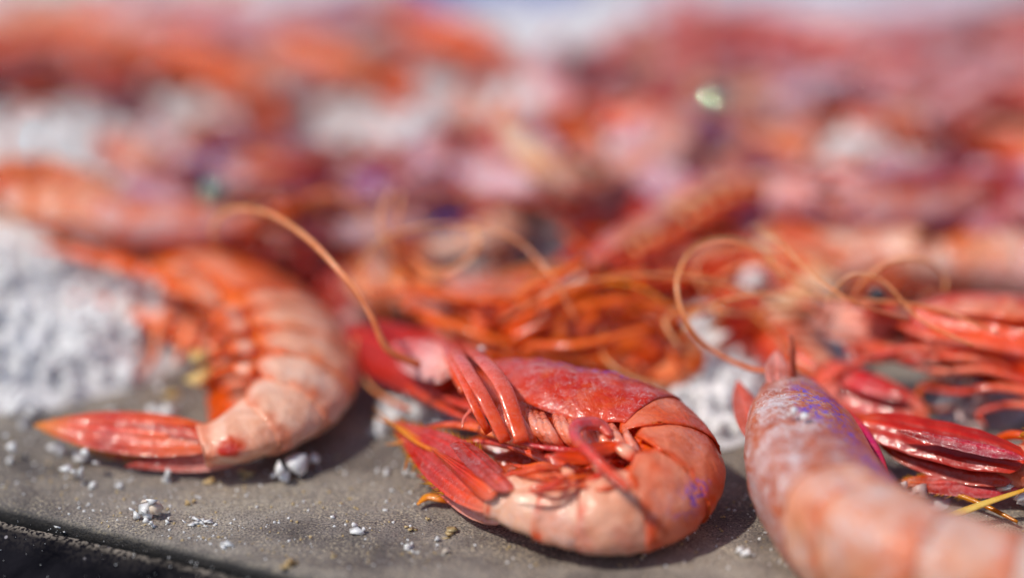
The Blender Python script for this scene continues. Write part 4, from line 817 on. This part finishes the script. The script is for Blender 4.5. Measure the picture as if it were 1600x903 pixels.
crystal(753, 545, 2.05, 15, 'small white crystal stuck on the back of the middle prawn', k=3)
crystal(1237, 648, 2.4, 24, 'white crystal sitting on the back of the big pale prawn', k=3)
crystal(1432, 780, 0, 40, 'pinkish crystal between the big prawn and the tail fan', mat=M_pinks, k=7)
crystal(1465, 775, 0, 20, 'small pinkish crystal beside the larger pinkish one', mat=M_pinks, k=4)
crystal(1520, 655, 0, 56, 'pinkish white crystal clump behind the right tail fan', k=9, mat=M_pinks)
crystal(1515, 690, 0, 34, 'small pinkish clump in front of the bigger one at right', k=6, mat=M_pinks)
crystal(1470, 590, .4, 22, 'round white crystal lying against the long red legs', k=2)
crystal(1592, 780, 0, 50, 'white crystal lump at the right edge below the tail fan', k=6)
crystal(1165, 862, 0, 24, 'white crystal under the big pale prawn', k=3)
crystal(700, 862, 0, 16, 'dull crystal near the bottom edge left of the middle prawn', k=4, flat=.4, mat=M_salty)
g2 = 'tan chips on the slab'
crystal(316, 612, .25, 70, 'golden shell chip lying inside the bend of the left prawn', M_gold, 'shell_chip', 'chip', g2, k=3, flat=.7, sq=(1.1, .8, 1))
crystal(325, 747, 0, 26, 'oval tan chip under the left tail fan', M_tan, 'shell_chip', 'chip', g2, k=1, flat=.45)
crystal(385, 734, 0, 28, 'pale tan chip under the root of the left tail', M_tan, 'shell_chip', 'chip', g2, k=3, flat=.4)
crystal(293, 785, 0, 15, 'small tan pebble in the middle of the grit', M_tan, 'shell_chip', 'chip', g2, k=2, flat=.8)
crystal(452, 880, 0, 26, 'tan chip at the very front of the slab', M_tan, 'shell_chip', 'chip', g2, k=3, flat=.4)
crystal(520, 865, 0, 14, 'small sand coloured chip near the bottom edge', M_tan, 'shell_chip', 'chip', g2, k=2, flat=.4)
crystal(706, 826, 0, 22, 'flat sand coloured chip below the middle tail fan', M_tan, 'shell_chip', 'chip', g2, k=3, flat=.35)
crystal(648, 823, 0, 16, 'brown speckled chip below the orange shard', M_tan, 'shell_chip', 'chip', g2, k=3, flat=.4)
crystal(667, 810, 0, 9, 'dark brown crumb under the orange shard', M_tan, 'shell_chip', 'chip', g2, k=2)
crystal(195, 797, 0, 34, 'thin tan splinter beside the near rim pair', M_tan, 'splinter', 'splinter', g2, k=1, flat=.15, sq=(1.1, .18, 1))
def loose(name, lst, col, label, cat, **k):
    q = px4(lst); o = tube(name, q, M_leg, None, q[0, :3], col, **k); o.location = Vector(q[0, :3])*CM; tag(o, label, cat); return o
loose('shell_shard', [(652, 788, .12, .03), (668, 776, .2, .10), (690, 778, .2, .12), (708, 786, .1, .03)], [YEL, lin(226, 160, 110), ORG], 'curved orange shell shard behind the middle tail', 'shell shard', n=14, sides=8, flat=.5)
loose('antenna_piece', [(1460, 812, .3, .05), (1500, 800, .35, .11), (1550, 782, .5, .09), (1610, 762, .7, .05)], [lin(206, 180, 120), lin(226, 190, 120), lin(214, 160, 90)], 'straw yellow stalk lying in front of the right tail fan', 'stalk', n=20, sides=8, flat=.4)
loose('antenna_piece', [(1490, 770, .3, .05), (1540, 790, .25, .05), (1590, 815, .15, .03)], [lin(200, 130, 50), lin(190, 110, 30)], 'thin orange leg piece crossing the straw yellow stalk', 'leg piece', n=18)
loose('curled_leg', [(1550, 690, .7, .07), (1580, 680, .95, .10), (1606, 684, 1.0, .08), (1596, 698, .8, .05), (1560, 700, .7, .05)], [lin(214, 80, 20), lin(206, 50, 14)], 'curled orange leg above the right tail fan at the edge', 'leg piece', n=24)
loose('curled_leg', [(1500, 600, .6, .10), (1456, 596, .8, .10), (1436, 612, .8, .07), (1442, 634, .7, .05), (1470, 640, .5, .05), (1500, 632, .5, .03)], [lin(222, 90, 30), lin(222, 110, 40)], 'orange leg curl in the dark gap right of the blunt pink tail', 'leg piece', n=30)

# ================================================================== things beyond the pile
def boxobj(name, c, dim, mat, label, cat, rot=0):
    bm = bmesh.new(); bmesh.ops.create_cube(bm, size=1)
    for v in bm.verts: v.co = Vector((v.co.x*dim[0]*CM, v.co.y*dim[1]*CM, v.co.z*dim[2]*CM))
    top = [f for f in bm.faces if f.normal.z > .9]; r_ = bmesh.ops.inset_region(bm, faces=top, thickness=.6*CM)
    bmesh.ops.translate(bm, verts=list({v for f in top for v in f.verts}), vec=(0, 0, -dim[2]*.8*CM))
    bmesh.ops.bevel(bm, geom=bm.edges[:], offset=.15*CM, segments=2, affect='EDGES', clamp_overlap=True)
    me = bpy.data.meshes.new(name); bm.to_mesh(me); bm.free(); me.materials.append(mat); o = bpy.data.objects.new(name, me); sc.collection.objects.link(o)
    o.location = Vector(c)*CM; o.rotation_euler.z = R(rot); tag(o, label, cat); return o
c = P(775, 34, 1.6); boxobj('blue_tub', (c[0], c[1]+10, 3.2), (5.6, 12, 9), M_blue, 'blue plastic tub beyond the pile at the top edge', 'tub')
c = P(1350, 30, 1.6); boxobj('white_tray', (c[0], c[1]+8, 3.2), (13.5, 13, 9), M_foam, 'white foam tray beyond the pile at the top right', 'tray', -8)
